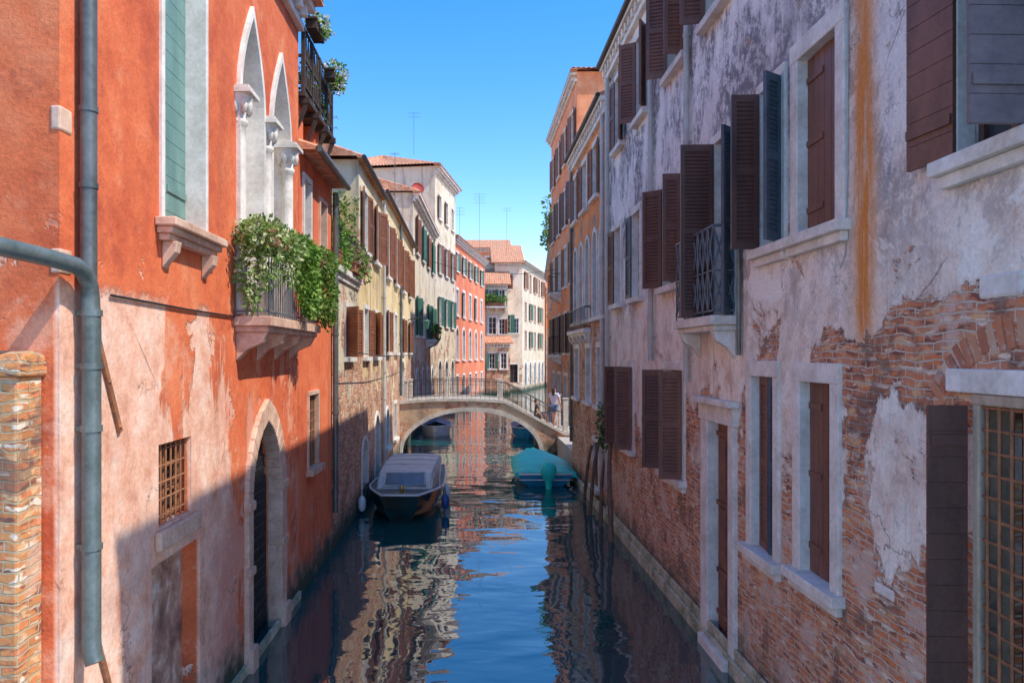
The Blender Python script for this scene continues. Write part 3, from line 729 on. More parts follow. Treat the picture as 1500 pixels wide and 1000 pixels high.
H5.window(.5, 1.3, 6.2, 8.0, trim=.14, pitch=.2); H5.window(1.6, 2.2, 6.2, 7.8, trim=.14, pitch=.2, shut=(('R', .3, 170),), smat=M_rbrown)
H5.balcony(.2, 2.4, 9.1, out=.8, rh=.95, step=.2)
H5.finish(M_white, corn=.3); H5.roof(.5, .5, ou=(.3, .3))
plant('balcony_plant', 'green shrubs on the balcony of the narrow far cream house', 'plant', (2.6, 78.7, 9.6), [((-.5, 0, .3), (.6, .3, .5)), ((.5, 0, .2), (.6, .3, .4))], 420, .22, L_grn, (1.0, .2, -.45, -.1))
H0 = House('low_garden_house', 'low ochre house with tile roof standing in front of the narrow cream house', (1.55, 76.6), (4.0, 76.8), 2.0, 5.2)
H0.window(.3, .9, 2.6, 4.2, trim=.14, pitch=.2, shut=(('L', .3, 170), ('R', .3, 170)), smat=M_green); H0.window(1.5, 2.1, 2.6, 4.2, trim=.14, pitch=.2)
H0.finish(M_yel, corn=.25); H0.roof(.4, .5, ou=(.2, .3))
H2 = House('tall_cream_house', 'pale sunlit house with rows of small dark windows where the canal bends right', (5.6, 82.2), (9.5, 97.0), 7, 14.2)
for i, u in enumerate((2, 5, 8, 11, 13.6)):
    for z in (11.4, 8.0, 4.8):
        H2.window(u-.55, u+.55, z, z+1.9, trim=.12, tmat=M_pstone, pitch=.2, shut=(('L', .55, 170), ('R', .55, 170)) if (i+int(z)) % 2 else (), smat=M_green if i % 2 else M_rbrown)
    H2.window(u-.6, u+.6, .6, 3.2, trim=.18, kind='round', zs=2.6, sill=False, fmat=M_dbrown)
H2.finish(M_white, corn=.4, cmat=M_bstone); H2.roof(.5, .28, hip=True, ou=(.4, .4))
H4 = House('distant_pink_house', 'faded pink house with tile roof rising behind the coral house', (-1.5, 96.0), (4.6, 96.0), 8, 17.6)
H4.window(3.4, 4.2, 15.0, 16.5, trim=.18, pitch=.2); H4.window(4.9, 5.6, 15.0, 16.5, trim=.18, pitch=.2)
H4.finish(M_r3, corn=.4); H4.roof(.6, .36, ou=(.6, .6))
H3 = House('far_brown_house', 'shaded brown house closing the far bend of the canal', (9.7, 97.3), (22, 97.3), 8, 12.5)
for u in (1.5, 4.5, 7.5, 10.5):
    for z in (8.6, 5.2): H3.window(u-.5, u+.5, z, z+1.8, trim=.16, pitch=.2)
H3.finish(M_r2, corn=.4); H3.roof(.5, .3)

# =================================================================== RIGHT BANK
R1 = House('decayed_house', 'long peeling grey and pink house with exposed brick filling the right side', (XR, 18.29), (XR, 3.65), 8, 11.0, 'house', rd=.2)
bv = .01
R1.wD(4.4, 5.1, 5.34, 7.6, trim=.12, bevel=bv, shut=(('L', .46, 174, M_brown), ('R', .38, 92, M_mauve)), style='plank', fmat=M_dbrown)
R1.wD(6.81, 7.6, 5.2, 6.98, trim=.17, bevel=bv, pane=False, shut=(('L', .39, 2), ('R', .39, 2)), style='vplank')
R1.wD(8.0, 8.58, 5.2, 6.98, trim=.1, bevel=bv, shut=(('L', .31, 92, M_dbrown), ('R', .26, 125, M_blue)), fmat=M_dbrown, pitch=.05)
R1.wD(9.44, 10.18, 4.5, 6.86, trim=.1, sill=False, shut=(('L', .44, 92, M_dbrown), ('R', .24, 132, M_blue)), fmat=M_dbrown, pitch=.05)
R1.wD(11.8, 12.94, 5.15, 6.86, trim=.1, shut=(('L', .36, 132, M_dbrown), ('R', .27, 84, M_brown)), fmat=M_dbrown, pitch=.055)
R1.wD(14.7, 15.4, 5.15, 6.86, trim=.12, fmat=M_wwood, shut=(('L', .35, 174, M_blue),))
R1.wD(16.6, 17.3, 5.15, 6.86, trim=.12, fmat=M_wwood, shut=(('L', .35, 170, M_dbrown),))
for a, b, al_, ar_ in ((9.75, 10.55, 100, 150), (11.6, 12.6, 110, 84), (14.2, 15.0, 120, 150), (7.0, 7.8, 100, 100)):
    R1.wD(a, b, 8.65, 10.25, trim=.1, shut=(('L', .34, al_, M_brown), ('R', .3, ar_, M_brown)), fmat=M_dbrown, pitch=.06)
R1.wD(16.4, 17.2, 8.65, 10.25, trim=.1, shut=(('L', .34, 172, M_brown), ('R', .34, 160, M_brown)), fmat=M_dbrown, pitch=.06)
R1.wD(4.0, 4.88, 1.45, 3.68, trim=.06, tmat=M_postw, bevel=bv, shut=(('L', .25, 93, M_dbrown), ('L', .16, 106, M_brown)), bars=(.11, .013, -.01), style='plank', rd=.3, panel=M_void, sill=False, hoff=.1)
q = MB(); q.box(R1.uD(5.2), R1.uD(3.9), -.05, .15, 3.75, 3.91); q.build('lintel', M_stone, R1.e, bevel=.012)
R1.wD(6.91, 7.55, 1.84, 3.74, trim=.17, bevel=bv, pane=False, shut=(('L', .315, 3), ('R', .315, 3)), style='vplank')
R1.wD(8.22, 8.86, 1.76, 3.76, trim=.16, bevel=bv, shut=(('L', .33, 6, M_brown), ('R', .22, 18, M_blue)), fmat=M_dbrown, pitch=.05)
R1.wD(11.75, 12.85, 2.05, 3.76, trim=.12, bevel=bv, shut=(('L', .36, 120, M_dbrown), ('R', .34, 84, M_brown)), fmat=M_dbrown, pitch=.055)
R1.wD(15.4, 16.5, 2.05, 3.76, trim=.12, shut=(('L', .36, 120, M_dbrown), ('R', .34, 84, M_brown)), fmat=M_dbrown, pitch=.06)
# water door
d0, d1 = R1.uD(10.42), R1.uD(9.58)
R1.opening(d0, d1, .12, 3.12, rd=.28)
t = MB(); t.box(d0-.3, d0+.004, -.06, .12, -1, 3.1); t.box(d1-.004, d1+.2, -.06, .12, -1, 3.1); t.box(d0-.34, d1+.24, -.075, .12, 3.1, 3.34); t.box(d0-.4, d1+.3, -.16, -.003, 3.34, 3.42)
t.box(d0-.1, d1+.1, -.16, .12, -.3, .14)
dr = t.build('doorway', M_stone, R1.e, bevel=.012)
t = MB()
for k in range(2):
    a = d0+.005+k*(d1-d0)/2; b = a+(d1-d0)/2-.01
    t.box(a, b, .10, .14, .142, 3.1)
    for z in (.3, 1.2, 2.15): t.box(a+.06, b-.06, .08, .101, z, z+.72)
for z in (.45, 1.02, 1.95, 2.9): t.box(d0+.01, d1-.01, .07, .081, z, z+.06)
t.build('door', M_door, dr)
R1.balcony(R1.uD(11.1), R1.uD(9.35), 4.5, out=.34, rh=1.12, lattice=True, step=.4, railmat=M_giron)
R1.pipe(11.35, 3.6, 10.6, .045, M_gpipe); R1.pipe(13.6, 3.9, 10.6, .05, M_gpipe); R1.pipe(17.9, .8, 10.6, .055, M_gpipe)
pm = MB()
pm.tube([(R1.uD(9.2), -.05, 4.0), (R1.uD(9.2), -.05, 7.0)], .03, 8); pm.build('conduit', M_copper, R1.e)
def r1cable(pts):
    cm = MB(); cm.tube([(R1.uD(a), -.012, b) for a, b in pts], .006, 5); cm.build('cable', M_gpipe, R1.e)
r1cable([(6.6, 7.5), (6.62, 5.6), (6.66, 4.9), (6.75, 4.78)])
q = MB(); q.box(0, R1.len, -.09, -.004, -1, .2); q.box(0, R1.len, -.05, -.004, .2, .34); q.build('foundation', M_gstone, R1.e, bevel=.03)
# pale stones set in the wall
for DD, zz, w, hh in ((4.72, 4.36, .4, .16), (6.05, 2.05, .3, .1)):
    q = MB(); q.box(R1.uD(DD+w/2), R1.uD(DD-w/2), -.012, .1, zz, zz+hh); q.build('wall_stone', M_stone, R1.e, bevel=.025)
# rough relieving arch of brick above the barred window
ra = MB()
for i in range(24):
    a = R(36+i*4.7); ua = R1.uD(4.5)+1.05*math.cos(a); za = 3.17+.98*math.sin(a)
    Mx = Matrix.Translation((ua, -.002+random.uniform(-.006, .01), za+random.uniform(-.012, .012))) @ Matrix.Rotation(-(a-math.pi/2)+random.uniform(-.07, .07), 4, 'Y')
    w_ = random.uniform(.03, .038); l_ = random.uniform(.08, .12)
    ra.box(-w_, w_, -.012, .03, -l_, l_, Mx)
ra.build('relieving_arch', M_archb, R1.e, bevel=.01)
R1.finish(M_r1, corn=.2); R1.roof(.2, .33, gutter=M_iron)

R2 = House('orange_house', 'orange brick house with a row of white arched windows next to the bridge', (XR, 24.7), (XR, 18.31), 8, 10.35)
for u in (1.0, 2.8, 4.7): R2.window(u-.38, u+.38, 8.2, 9.6, trim=.12, shut=(('L', .38, 172), ('R', .38, 174)) if u != 2.8 else (('L', .38, 174),), smat=M_rbrown)
for u in (.9, 2.1, 3.3, 4.6, 5.7): R2.window(u-.32, u+.32, 5.0, 7.3, trim=.12, kind='round', zs=6.9, fmat=M_dbrown)
for u in (1.2, 3.5, 5.4): R2.window(u-.4, u+.4, 2.7, 4.2, trim=.13, fmat=M_wwood)
R2.window(4.3, 5.2, .5, 1.7, trim=.1, fmat=M_dbrown, bars=(.14, .012, .04))
R2.balcony(.3, 3.9, 4.75, out=.22, rh=.6, step=.2, rb=.006)
R2.pipe(18.6, .8, 10.1, .055, M_gpipe); R2.pipe(24.4, 1.2, 10.1, .05, M_pipe)
q = MB(); q.box(0, R2.len, -.09, -.004, -1, .25); q.build('foundation', M_gstone, R2.e, bevel=.03)
R2.finish(M_r2, corn=.2); R2.roof(.2, .33, gutter=M_iron)
R3 = House('tall_rose_house', 'tall rose-coloured house on the right bank past the bridge with small iron balconies', (4.6, 43.0), (4.6, 32.6), 8, 16.3)
for u in (1.4, 4.0, 6.6, 9.2):
    R3.window(u-.45, u+.45, 13.2, 14.9, trim=.12, pitch=.12, shut=(('L', .45, 168), ('R', .45, 172)), smat=M_rbrown)
    R3.window(u-.45, u+.45, 10.2, 12.0, trim=.12, pitch=.12, shut=(('L', .45, 160), ('R', .45, 170)), smat=M_dbrown)
    R3.window(u-.45, u+.45, 7.3, 9.2, trim=.12, pitch=.12, shut=(('L', .45, 170),), smat=M_rbrown)
    R3.window(u-.45, u+.45, 4.1, 6.0, trim=.12, pitch=.12, shut=(('L', .45, 165), ('R', .45, 165)), smat=M_dbrown)
    R3.window(u-.5, u+.5, .75, 3.0, trim=.14, sill=False, fmat=M_dbrown, name='door')
R3.balcony(3.2, 4.8, 7.2, out=.55, rh=.95, step=.2, rb=.007); R3.balcony(3.2, 4.8, 4.0, out=.55, rh=.95, step=.2, rb=.007)
R3.finish(M_r3, corn=.3); R3.roof(.3, .3, hip=True, ou=(.3, .3))
R4 = House('garden_terrace_house', 'lower brick house with a shrub on its roof beyond the tall rose house', (6.5, 64), (4.78, 43.2), 7, 10.6)
for u in (3, 8, 13, 18):
    for z in (7.2, 4.0): R4.window(u-.5, u+.5, z, z+1.8, trim=.14, pitch=.15)
R4.finish(M_r2, corn=.3)
plant('roof_shrub', 'green shrub growing on the roof edge beside the tall rose house', 'plant', (4.95, 46, 10.65), [((0, 0, 1.0), (.5, .8, 1.0)), ((-.2, 0, 2.3), (.3, .5, .9)), ((-.3, .2, .4), (.3, .8, .5))], 700, .2, L_grn, (.3, .5, -.03, .4), stems=[([(0, 0, .2), (.05, 0, 1.2), (-.1, 0, 2.6)], .06)])

# =================================================================== BRIDGE
Y0, Y1 = 30.0, 32.6
br = tag(empty('footbridge', (0, Y0, 0)), 'stone arched footbridge with iron railings crossing the canal', 'bridge')
W = Y1-Y0; SX0, SX1, ZB = 1.36, 3.76, .85
AH = 1.66
def deckz(x):
    if x <= SX0: return 2.10+.12*(1-((x+.6)/2.25)**2)
    return max(ZB, 2.13-(x-SX0)/(SX1-SX0)*(2.13-ZB))
def intr(x): return .1+AH*math.sqrt(max(0, 1-(x/2.75)**2)) if abs(x) < 2.75 else -1
xs = sorted(set([-2.846, -2.75, 4.4, SX0, SX1]+[-2.75+5.5*(.5-.5*math.cos(math.pi*i/36)) for i in range(37)]+[3.2, 4.0]))
m = MB()
for a, b in zip(xs, xs[1:]):
    mid = (a+b)/2; inside = abs(mid) < 2.75
    za, zb = (max(.1, intr(a)), max(.1, intr(b))) if inside else (-1, -1)
    ta, tb = deckz(a)-.03, deckz(b)-.03
    m.quad((a, 0, za), (b, 0, zb), (b, 0, tb), (a, 0, ta)); m.quad((a, W, za), (a, W, ta), (b, W, tb), (b, W, zb))
    if inside: m.quad((a, 0, za), (a, W, za), (b, W, zb), (b, 0, zb), True)
    m.quad((a, 0, ta), (b, 0, tb), (b, W, tb), (a, W, ta))
for sx in (-2.75, 2.75): m.quad((sx, 0, -1), (sx, W, -1), (sx, W, .1), (sx, 0, .1))
M_bridge = plaster('bridge_plaster', [(0, (.36, .24, .15)), (.5, (.62, .43, .27)), (1, (.74, .60, .44))], brick=(0, .56, 2.2, .46), streak=.65, streak_col=(.16, .13, .11))
m.build('arch_wall', M_bridge, br)
for y0, y1 in ((-.05, .25), (W-.25, W+.05)):
    m = MB()
    ang = [math.pi*(1-i/40) for i in range(41)]
    pi_ = [(2.746*math.cos(a), .1+(AH-.004)*math.sin(a)) for a in ang]; po = [(2.91*math.cos(a), .1+(AH+.16)*math.sin(a)) for a in ang]
    for i in range(40):
        a, b, c, d = pi_[i], pi_[i+1], po[i+1], po[i]
        if d[0] < -2.84 or c[0] < -2.84: d = (max(d[0], -2.84), d[1]); c = (max(c[0], -2.84), c[1])
        m.prism([(a[0], y0, a[1]), (b[0], y0, b[1]), (c[0], y0, c[1]), (d[0], y0, d[1])], (0, y1-y0, 0))
    m.build('arch_ring', M_bstone, br)
cxs = [-2.84+(SX0+2.84)*i/10 for i in range(11)]+[SX1, 4.4]
for y0, y1 in ((-.08, .22), (W-.22, W+.08)):
    m = MB()
    for xa, xb in zip(cxs, cxs[1:]):
        za, zb = deckz(xa), deckz(xb)
        m.prism([(xa, y0, za-.05), (xb, y0, zb-.05), (xb, y0, zb+.06), (xa, y0, za+.06)], (0, y1-y0, 0))
    m.build('coping', M_bstone, br)
m = MB()
for xa, xb in zip(cxs[:10], cxs[1:11]):
    za, zb = deckz(xa), deckz(xb); m.prism([(xa, .22, za-.028), (xb, .22, zb-.028), (xb, .22, zb), (xa, .22, za)], (0, W-.44, 0))
ns = 8
for i in range(ns):
    z = 2.13-(2.13-ZB)*(i+1)/ns; m.box(SX0+.3*i, SX0+.3*(i+1), .22, W-.22, z-.3, z)
m.box(SX1, 4.4, .22, W-.22, ZB-.2, ZB-.003)
m.build('steps', M_paving, br)
for yy in (.06, W-.06):
    for x in (-2.6, -1.0, 1.2, 3.78):
        z = deckz(x)+.04; p = MB(); q = .065 if x < 3 else .1
        hgt = .76 if x < 3 else 1.35
        p.box(x-q, x+q, yy-q, yy+q, z, z+hgt); p.box(x-q-.02, x+q+.02, yy-q-.02, yy+q+.02, z+hgt, z+hgt+.05); p.box(x-q-.02, x+q+.02, yy-q-.02, yy+q+.02, z, z+.09)
        p.build('post', M_bstone, br, bevel=.012)
    g = MB()
    for xa, xb in ((-2.5, -1.1), (-.9, 1.1), (1.3, 3.68)):
        for o, r in ((.78, .016), (.17, .010), (.62, .008)):
            g.tube([(xa+(xb-xa)*i/6, yy, deckz(xa+(xb-xa)*i/6)+o) for i in range(7)], r, 6)
        n_ = int((xb-xa)/.17)
        for i in range(n_+1):
            x = xa+(xb-xa)*i/n_; z = deckz(x); g.tube([(x, yy, z+.05), (x, yy, z+.78)], .008, 5)
    g.build('railing', M_iron, br)
qy = MB(); qy.box(3.45, 14, 24.75, 43.3, -1, .74); tag(qy.build('quay', M_paving), kind='structure')
m = MB(); m.box(3.36, 3.5, 32.75, 43.3, -1, .8); tag(m.build('quay_edge', M_stone), kind='structure')

# =================================================================== WATER
n = N('canal_water'); P = n.pos(); o = n.sep(P)
v1 = n.comb(n.ma('MULTIPLY', o[0], .5), o[1], 0)
w1 = n.noise(v1, 1.15, 1, .4, .5); w2 = n.noise(v1, 4.0, 1, .45, .4); w3 = n.noise(P, .3, 2, .5)
hh = n.ma('ADD', w1, n.ma('MULTIPLY', w2, .16)); hh = n.ma('MULTIPLY', hh, n.sm(w3, .35, .62, .5, 1.1))
bp = n.nd('ShaderNodeBump'); n.put(bp.inputs['Height'], hh); bp.inputs['Strength'].default_value = 1.0; bp.inputs['Distance'].default_value = .032
df = n.nd('ShaderNodeBsdfDiffuse'); n.put(df.inputs[0], (.003, .070, .072, 1)); gl = n.nd('ShaderNodeBsdfGlossy'); gl.inputs['Roughness'].default_value = .006; n.put(gl.inputs[0], (1.0, .99, .97, 1))
fr = n.nd('ShaderNodeFresnel'); fr.inputs[0].default_value = 2.9
for x in (gl, fr): n.t.links.new(bp.outputs[0], x.inputs['Normal'])
mx = n.nd('ShaderNodeMixShader'); n.t.links.new(fr.outputs[0], mx.inputs[0]); n.t.links.new(df.outputs[0], mx.inputs[1]); n.t.links.new(gl.outputs[0], mx.inputs[2]); n.t.links.new(mx.outputs[0], n.out.inputs[0])
m = MB(); m.quad((-900, -300, 0), (900, -300, 0), (900, 1500, 0), (-900, 1500, 0)); tag(m.build('water', n.m), kind='structure')

# =================================================================== BOATS
def hull_mb(L, hw, g0, g1, bow=.15, stern=.85, keel=-.35):
    mb = MB(); ns, npt = 18, 11; vs = []; fs = []
    for i in range(ns+1):
        t = i/ns
        if t < .35: k = bow+(1-bow)*math.sin(t/.35*math.pi/2)
        else: k = 1-(1-stern)*((t-.35)/.65)**2
        g = g1+(g0-g1)*min(1, t/.6)
        for j in range(npt):
            a = math.pi*j/(npt-1); c = math.cos(a); sgn = 1 if c >= 0 else -1
            x = hw*k*sgn*abs(c)**.6; z = g-(g-keel*(.3+.7*min(1, t*3)))*math.sin(a)**.75
            fl = 1-.22*math.sin(a)
            yy = t*L + (.35*(math.sin(a)) if t < .2 else 0)*(1-t/.2 if t < .2 else 0)
            vs.append((x*fl, yy, z))
    for i in range(ns):
        for j in range(npt-1):
            k = i*npt+j; fs.append((k, k+1, k+npt+1, k+npt))
    mb.add(vs, fs, True); mb.add([vs[j] for j in range(npt)], [tuple(range(npt))]); mb.add([vs[ns*npt+j] for j in range(npt)], [tuple(range(npt))[::-1]])
    L_ = [vs[i*npt] for i in range(ns+1)]; R_ = [vs[i*npt+npt-1] for i in range(ns+1)]
    return mb, R_, L_
def strip_deck(Rr, Ll, dz, inset=.98):
    mb = MB()
    for i in range(len(Rr)-1):
        a, b, c, d = Rr[i], Ll[i], Ll[i+1], Rr[i+1]
        mb.quad(*[(p[0]*inset, p[1], p[2]+dz) for p in (a, b, c, d)])
    return mb
def rail_mb(Rr, Ll, r=.035, dz=.0):
    mb = MB(); path = [(p[0], p[1], p[2]+dz) for p in Rr[::-1]]+[(p[0], p[1], p[2]+dz) for p in Ll]
    mb.tube(path, r, 6); return mb
M_hull = simple('dark_green_hull', (.008, .045, .035), (.004, .022, .018), .18, 2.0, bump=.02)
M_wpaint = simple('white_boat_paint', (.80, .80, .77), (.64, .64, .61), .3, 3.0, bump=.03)
M_deckp = simple('dark_deck_paint', (.06, .10, .085), (.035, .06, .05), .45, 3.0, bump=.05)
M_canvas = simple('pale_grey_canvas', (.68, .68, .62), (.46, .46, .42), .75, 2.0, bump=.35, bd=.03)
M_turq = simple('turquoise_tarp', (.01, .76, .62), (.01, .55, .48), .55, 2.0, bump=.5, bd=.05)
M_bhull = simple('blue_hull', (.04, .38, .62), (.025, .25, .45), .25, 2.0, bump=.03)
M_navy = simple('navy_tarp', (.10, .15, .28), (.055, .09, .18), .6, 2.0, bump=.4, bd=.04)
M_fend = simple('blue_fender', (.03, .10, .35), None, .4)
M_brass = simple('brass_fitting', (.6, .42, .12), None, .3, metal=.8)

def loft(mb, secs, smooth=False):
    n_ = len(secs[0])
    vs = [p for s_ in secs for p in s_]; fs = []
    for i in range(len(secs)-1):
        for j in range(n_-1): k = i*n_+j; fs.append((k, k+1, k+n_+1, k+n_))
    mb.add(vs, fs, smooth); mb.add(secs[0], [tuple(range(n_))]); mb.add(secs[-1], [tuple(range(n_))[::-1]])
b1 = tag(empty('covered_boat', (-1.70, 17.9, 0)), 'dark green motorboat with pale grey cabin cover and windscreen moored on the left', 'boat')
hm, Rr, Ll = hull_mb(6.2, .97, .50, .66, bow=.45, stern=.9); hm.build('hull', M_hull, b1)
strip_deck(Rr, Ll, -.02).build('deck', M_deckp, b1); rail_mb(Rr, Ll, .028).build('rub_rail', M_wpaint, b1)
def csec(y, hw, zb, zt): return [(-hw, y, zb), (-hw*.97, y, zb+(zt-zb)*.6), (-hw*.88, y, zt-.03), (-hw*.4, y, zt), (hw*.4, y, zt), (hw*.88, y, zt-.03), (hw*.97, y, zb+(zt-zb)*.6), (hw, y, zb)]
m = MB()
loft(m, [csec(1.25, .72, .56, .60), csec(1.28, .72, .56, .66), csec(1.6, .75, .55, .98), csec(1.8, .77, .54, 1.0), csec(3.4, .82, .5, 1.02), csec(5.2, .80, .46, .98), csec(5.5, .78, .46, .66)])
cab = m.build('canopy', M_canvas, b1, bevel=.015)
m = MB(); m.add([(-.5, 1.285, .685), (.5, 1.285, .685), (.48, 1.555, .947), (-.48, 1.555, .947)], [(0, 1, 2, 3)]); m.build('windscreen', simple('smoky_windscreen', (.20, .24, .27), (.12, .15, .17), .1, 2.0, bump=.02), cab)
m = MB(); m.tube([(-.54, 1.27, .67), (.54, 1.27, .67), (.51, 1.575, .97), (-.51, 1.575, .97), (-.54, 1.27, .67)], .018, 5); m.build('windscreen_frame', M_wpaint, cab)
for y, z in ((2.7, 1.01), (3.6, 1.02), (4.6, .995)):
    m = MB(); m.tube([(-.70, y, z-.03), (-.32, y, z+.008), (.32, y, z+.008), (.70, y, z-.03)], .014, 5); m.build('canopy_rib', M_gpipe, cab)
m = MB(); m.lathe([(.05, .62), (.035, .70), (.06, .76), (.03, .81), (0, .82)], (0, .5, 0), 10); m.box(-.14, .14, .25, .31, .63, .67); m.build('bow_fitting', M_brass, b1)
m = MB(); m.tube([(.88, 1.6, .55), (.91, 1.62, 1.2)], .016, 6); m.build('pole', M_wpaint, b1)
for x, y, mm in ((-1.03, .9, M_wpaint), (1.05, 1.2, M_fend), (1.04, 2.6, M_wpaint)):
    m = MB(); m.lathe([(0, .08), (.07, .12), (.1, .2), (.1, .36), (.07, .44), (.025, .48), (.012, .5), (.012, .6)], (x, y, 0), 12); m.build('fender', mm, b1)

b2 = tag(empty('tarp_boat', (2.27, 22.7, 0)), 'blue boat under a turquoise tarpaulin, its covered outboard towards the viewer', 'boat')
hm, Rr, Ll = hull_mb(5.2, .88, .42, .40, bow=.92, stern=.35); hm.build('hull', M_bhull, b2); rail_mb(Rr, Ll, .035).build('rub_rail', M_wpaint, b2); rail_mb(Rr, Ll, .018, -.17).build('hull_stripe', M_wpaint, b2)
m = MB(); secs = []
for i in range(17):
    t = i/16; y = .06+t*4.9; hw = .93*(1-.6*max(0, (t-.5)/.5)**2); top = .48+.12*math.sin(min(1, t*2.6)*math.pi/2)
    wv = .03*math.sin(i*2.1)
    secs.append([(-hw, y, .30+wv*.6), (-hw*.995, y, .44), (-hw*.6, y, .45+(top-.45)*.7+wv), (-hw*.2, y, top-.02-wv*.5), (0, y, top+wv*.4), (hw*.2, y, top-.02), (hw*.6, y, .45+(top-.45)*.65-wv), (hw*.995, y, .44), (hw, y, .30-wv*.5)])
loft(m, secs, True); m.build('tarpaulin', M_turq, b2)
m = MB(); m.lathe([(0, .80), (.12, .78), (.2, .71), (.24, .58), (.22, .42), (.15, .28), (.1, .2), (.09, .05), (.05, -.2)], (0.05, -.24, 0), 14)
m.build('outboard_motor', M_turq, b2)
m = MB(); m.box(-.1, .18, -.08, .04, .32, .48); m.tube([(.05, -.15, .1), (.05, -.2, -.2)], .06, 8); m.build('motor_bracket', M_iron, b2)
def small_boat(name, label, x, y, L, hw, mat, tarp, rz=0):
    e = tag(empty(name, (x, y, 0), rz), label, 'boat')
    hm, Rr, Ll = hull_mb(L, hw, .42, .55, bow=.15, stern=.8); hm.build('hull', mat, e); rail_mb(Rr, Ll, .03).build('rub_rail', M_wpaint, e)
    m = MB()
    for i in range(4, 18):
        a, b, c, d = Rr[i], Ll[i], Ll[i+1], Rr[i+1]; z = .22
        pa, pb = Vector(a), Vector(b); pc, pd = Vector(c), Vector(d)
        m1, m2 = (pa+pb)/2+Vector((0, 0, z)), (pc+pd)/2+Vector((0, 0, z))
        m.quad(pa, m1, m2, pd, True); m.quad(m1, pb, pc, m2, True)
    m.build('tarpaulin', tarp, e); return e
small_boat('small_boat', 'small grey boat with navy cover seen under the bridge arch on the left', -1.75, 36.3, 4.5, .75, M_wpaint, M_navy)
small_boat('small_boat', 'small dark boat moored past the bridge against the right quay', 2.65, 35.5, 4.5, .65, M_bhull, M_navy)

# =================================================================== SMALL THINGS
def balc_plant(label, D, z, blobs, n_, s_, mat): 
    return plant('trailing_plant', label, 'plant', (XL+.46, D, z), blobs, n_, s_, mat, (.1, .38, -.1, .09), M_terracotta)
balc_plant('variegated cream ivy spilling over the near end of the stone balcony', 9.3, 5.4, [((-.15, -.2, .05), (.28, .4, .2)), ((-.24, -.32, -.35), (.16, .16, .5)), ((-.02, -.3, -.25), (.13, .14, .35)), ((.05, .35, .0), (.16, .5, .2)), ((.1, .3, -.25), (.1, .2, .28))], 2900, .066, L_var)
balc_plant('bright green trailing plant hanging from the middle of the stone balcony', 10.4, 5.4, [((.06, 0, .03), (.2, .55, .18)), ((.1, .15, -.35), (.13, .35, .45)), ((.1, .3, -.6), (.11, .2, .28))], 2700, .070, L_grn)
balc_plant('darker green trailing plant at the far end of the stone balcony', 11.5, 5.35, [((.08, .1, .05), (.22, .5, .22)), ((.12, .2, -.4), (.16, .35, .42)), ((.13, .4, -.65), (.12, .22, .28))], 2400, .070, L_mix)
plant('hanging_plant', 'dark shrub hanging on the wall beside the farthest shutters of the grey house', 'plant', (XR-.2, 17.2, 2.5), [((0, 0, 0), (.22, .35, .4)), ((-.05, .1, -.4), (.15, .25, .3))], 420, .09, L_drk, (.12, .2, -.15, .05))
def pole(label, base, top, r=.075, bend=(.04, .05)):
    m = MB(); a, b = Vector(base), Vector(top); pts = []; rs = []
    for i in range(13):
        t = i/12; pts.append(a.lerp(b, t)+Vector((bend[0]*math.sin(t*6), bend[1]*math.sin(t*5+1), 0))); rs.append(r*(1.15-.45*t+.08*math.sin(i*2.3)))
    m.tube(pts, rs, 10); tag(m.build('mooring_pole', M_pole), label, 'mooring pole', 'mooring poles along the right wall')
pole('crooked wooden mooring pole nearest the viewer leaning on the right wall', (2.86, 15.7, -.8), (3.22, 17.2, 2.1), .062, (.05, .08))
pole('straight wooden mooring pole just behind the nearest one', (2.9, 17.3, -.8), (3.2, 18.0, 1.5), .05, (.03, .03))
pole('tall wooden mooring pole in the middle of the row by the right wall', (2.8, 18.9, -.8), (3.2, 18.5, 2.0), .055, (.05, .04))
pole('farthest wooden mooring pole near the stern of the turquoise boat', (2.95, 20.6, -.8), (3.22, 20.0, 1.6), .05, (.03, .03))
def antenna(label, loc, h, arms=3, w=.6):
    m = MB(); m.tube([(0, 0, 0), (0, 0, h)], .014, 6)
    for i in range(arms):
        z = h-.1-i*.28; m.tube([(-w/2, 0, z), (w/2, 0, z)], .010, 5)
        for k in range(5): x = -w/2+w*k/4; m.tube([(x, -.16, z), (x, .16, z)], .007, 4)
    o_ = m.build('antenna', M_pipe, None, loc); tag(o_, label, 'antenna', 'rooftop antennas')
antenna('antenna on the roof of the ochre house at the left', (XL-.9, 19.6, 9.2), 1.1, 2, .5)
antenna('tall thin antenna mast on the ridge of the tall grey house', (-4.0, 52.5, 18.0), 3.0, 2, .8)
antenna('tall antenna mast on the pale yellow house eaves below the tall grey house', (-3.6, 35.5, 9.6), 4.0, 1, .4)
antenna('tallest antenna mast above the coral house', (0.8, 72, 14.0), 5.5, 4, 1.0)
antenna('short antenna mast above the near end of the coral house', (-1.0, 66, 14.0), 3.0, 3, .8)
antenna('antenna mast above the far pink-cream house', (4.0, 84, 15.0), 5.5, 2, .9)
ds = tag(empty('satellite_dish', (-3.2, 45.0, 12.3)), 'red satellite dish on a short mast in front of the tall grey house', 'satellite dish')
m = MB(); m.tube([(0, 0, 0), (0, 0, 1.6)], .03, 8); m.build('mast', M_gpipe, ds)
m = MB(); m.lathe([(.0, 0), (.15, .025), (.28, .08), (.37, .14), (.355, .15)], (0, 0, 0), 20); m.build('dish', simple('red_dish_paint', (.60, .09, .06), (.45, .06, .04), .5), ds, (0, -.1, 1.6), (R(65), R(35), 0))
lm = tag(empty('wall_lantern', (XL, 34.0, 5.6)), 'iron bracket lantern on the pale yellow house above the bridge', 'lantern')
